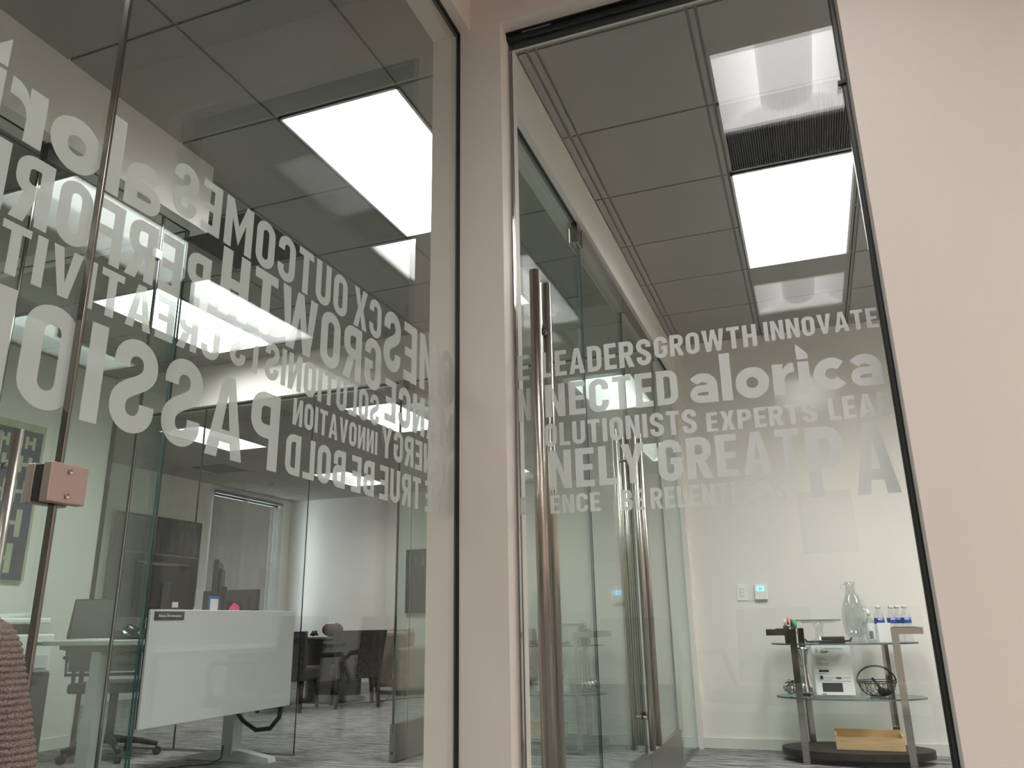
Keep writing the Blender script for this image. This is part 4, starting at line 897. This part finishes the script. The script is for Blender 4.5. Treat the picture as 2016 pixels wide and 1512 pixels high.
# ------------------------------------------------------------------ meeting table and chairs seen only as reflections
mt = empty('meeting_table', (2.3, 4.7, 0), 'long pale meeting table, seen only mirrored in the lettered glass', 'table')
b = B(); b.prism(superring(0.68, 1.15, 48, 5), 'z', 0.725, 0.755); b.build('tabletop', P('table_white', (.62, .63, .63), .25), mt)
for s_ in (-1, 1): B().box(-.05, .05, s_*.7-.3, s_*.7+.3, 0, .725).build('pedestal', BLACK, mt)
def meshchair(loc, rz, label):
    c = empty('conference_chair', loc, label, 'chair', 'dark conference chairs', rz)
    B().box(-.24, .24, -.24, .24, .44, .50, bev=.02).build('seat', DKFAB, c)
    b_ = B(); n_ = 8
    for k in range(n_): z0 = .52+.42*k/n_; b_.box(-.23, .23, -.25-.05*k/n_, -.23-.05*k/n_, z0, z0+.42/n_+.001)
    b_.build('backrest', DKFAB, c)
    for s_ in (-1, 1): B().tube([(s_*.25, -.22, .50), (s_*.29, -.16, .70), (s_*.29, .12, .69), (s_*.26, .18, .62), (s_*.24, .16, .48)], .018, 10).build('armrest', BLACK, c)
    B().tube([(0, 0, .06), (0, 0, .44)], .025, 12).build('gas_lift', BLACK, c)
    for k in range(5):
        a = 2*math.pi*k/5; B().tube([(0, 0, .09), (.30*math.cos(a), .30*math.sin(a), .03)], .02, 8, rad=[.028, .03]).build('base_leg', BLACK, c)
    return c
c0 = meshchair((1.35, 4.2, 0), math.radians(-90), 'dark conference chair at the long side of the meeting table')
for k, (x, y, rz, l) in enumerate([(1.35, 5.1, -90, 'dark conference chair at the rear of the long side'), (-0.35, -0.75, 20, 'dark conference chair just behind the photographer'), (0.55, -0.95, -35, 'dark conference chair at the right behind the photographer')]):
    c = copy_tree(c0); c.location = (x, y, 0); c.rotation_euler = (0, 0, math.radians(rz)); c['label'] = l
rs = empty('wall_display', (-0.2+0.4, -4.49, 1.80), 'small dark wall screen behind the photographer', 'television')
B().box(-.26, .26, 0, .05, -.30, .32, bev=.01).build('housing', BLACK, rs)
B().box(-.24, .24, .0505, .052, -.28, .30).build('screen', SCREEN, rs)

# ------------------------------------------------------------------ knitted chair back at the left edge
kc = empty('knitted_chair', (-0.788, 0.50, 0), 'ribbed brownish knitted chair back at the left edge', 'chair')
b = B(); nu, nv = 44, 720
def kp(u, v):
    # u around the rounded side edge, v down the back; horizontal ribs run round it
    z = 0.893-0.60*v; flare = 0.15*v
    rib = 0.0016*abs(math.sin(v*math.pi*120))+0.0006*math.sin(u*95+math.floor(v*120)*1.3)
    half = 0.150+flare*1.6; th_ = 0.028+0.012*v; cap_ = 1-math.exp(-v*70)
    a = math.pi*(u*2)
    sx = math.copysign(abs(math.cos(a))**0.35, math.cos(a)); sy = math.copysign(abs(math.sin(a))**0.8, math.sin(a))
    r = 0.35+0.65*min(1, (cap_))**0.5
    return ((half*(0.86+0.14*cap_)+rib)*sx, (th_*r+rib)*sy, z+0.004*cap_*0)
g_ = [[b.bm.verts.new(kp(i/nu, j/nv)) for i in range(nu)] for j in range(nv+1)]
for j in range(nv):
    for i in range(nu):
        f = b.bm.faces.new((g_[j][i], g_[j][(i+1) % nu], g_[j+1][(i+1) % nu], g_[j+1][i])); f.smooth = True
b.bm.faces.new(g_[0])
b.build('backrest', KNIT, kc)
B().box(-.24, .20, -.45, -.03, .42, .50, bev=.03).build('seat', KNIT, kc)
for sx in (-1, 1):
    for sy in (-.42, -.06): B().tube([(sx*.19-.02, sy, .43), (sx*.21-.02, sy, 0)], .018, 10).build('leg', BLACK, kc)
B().box(-.03, .03, -.04, .0, .28, .45).build('back_bracket', BLACK, kc)
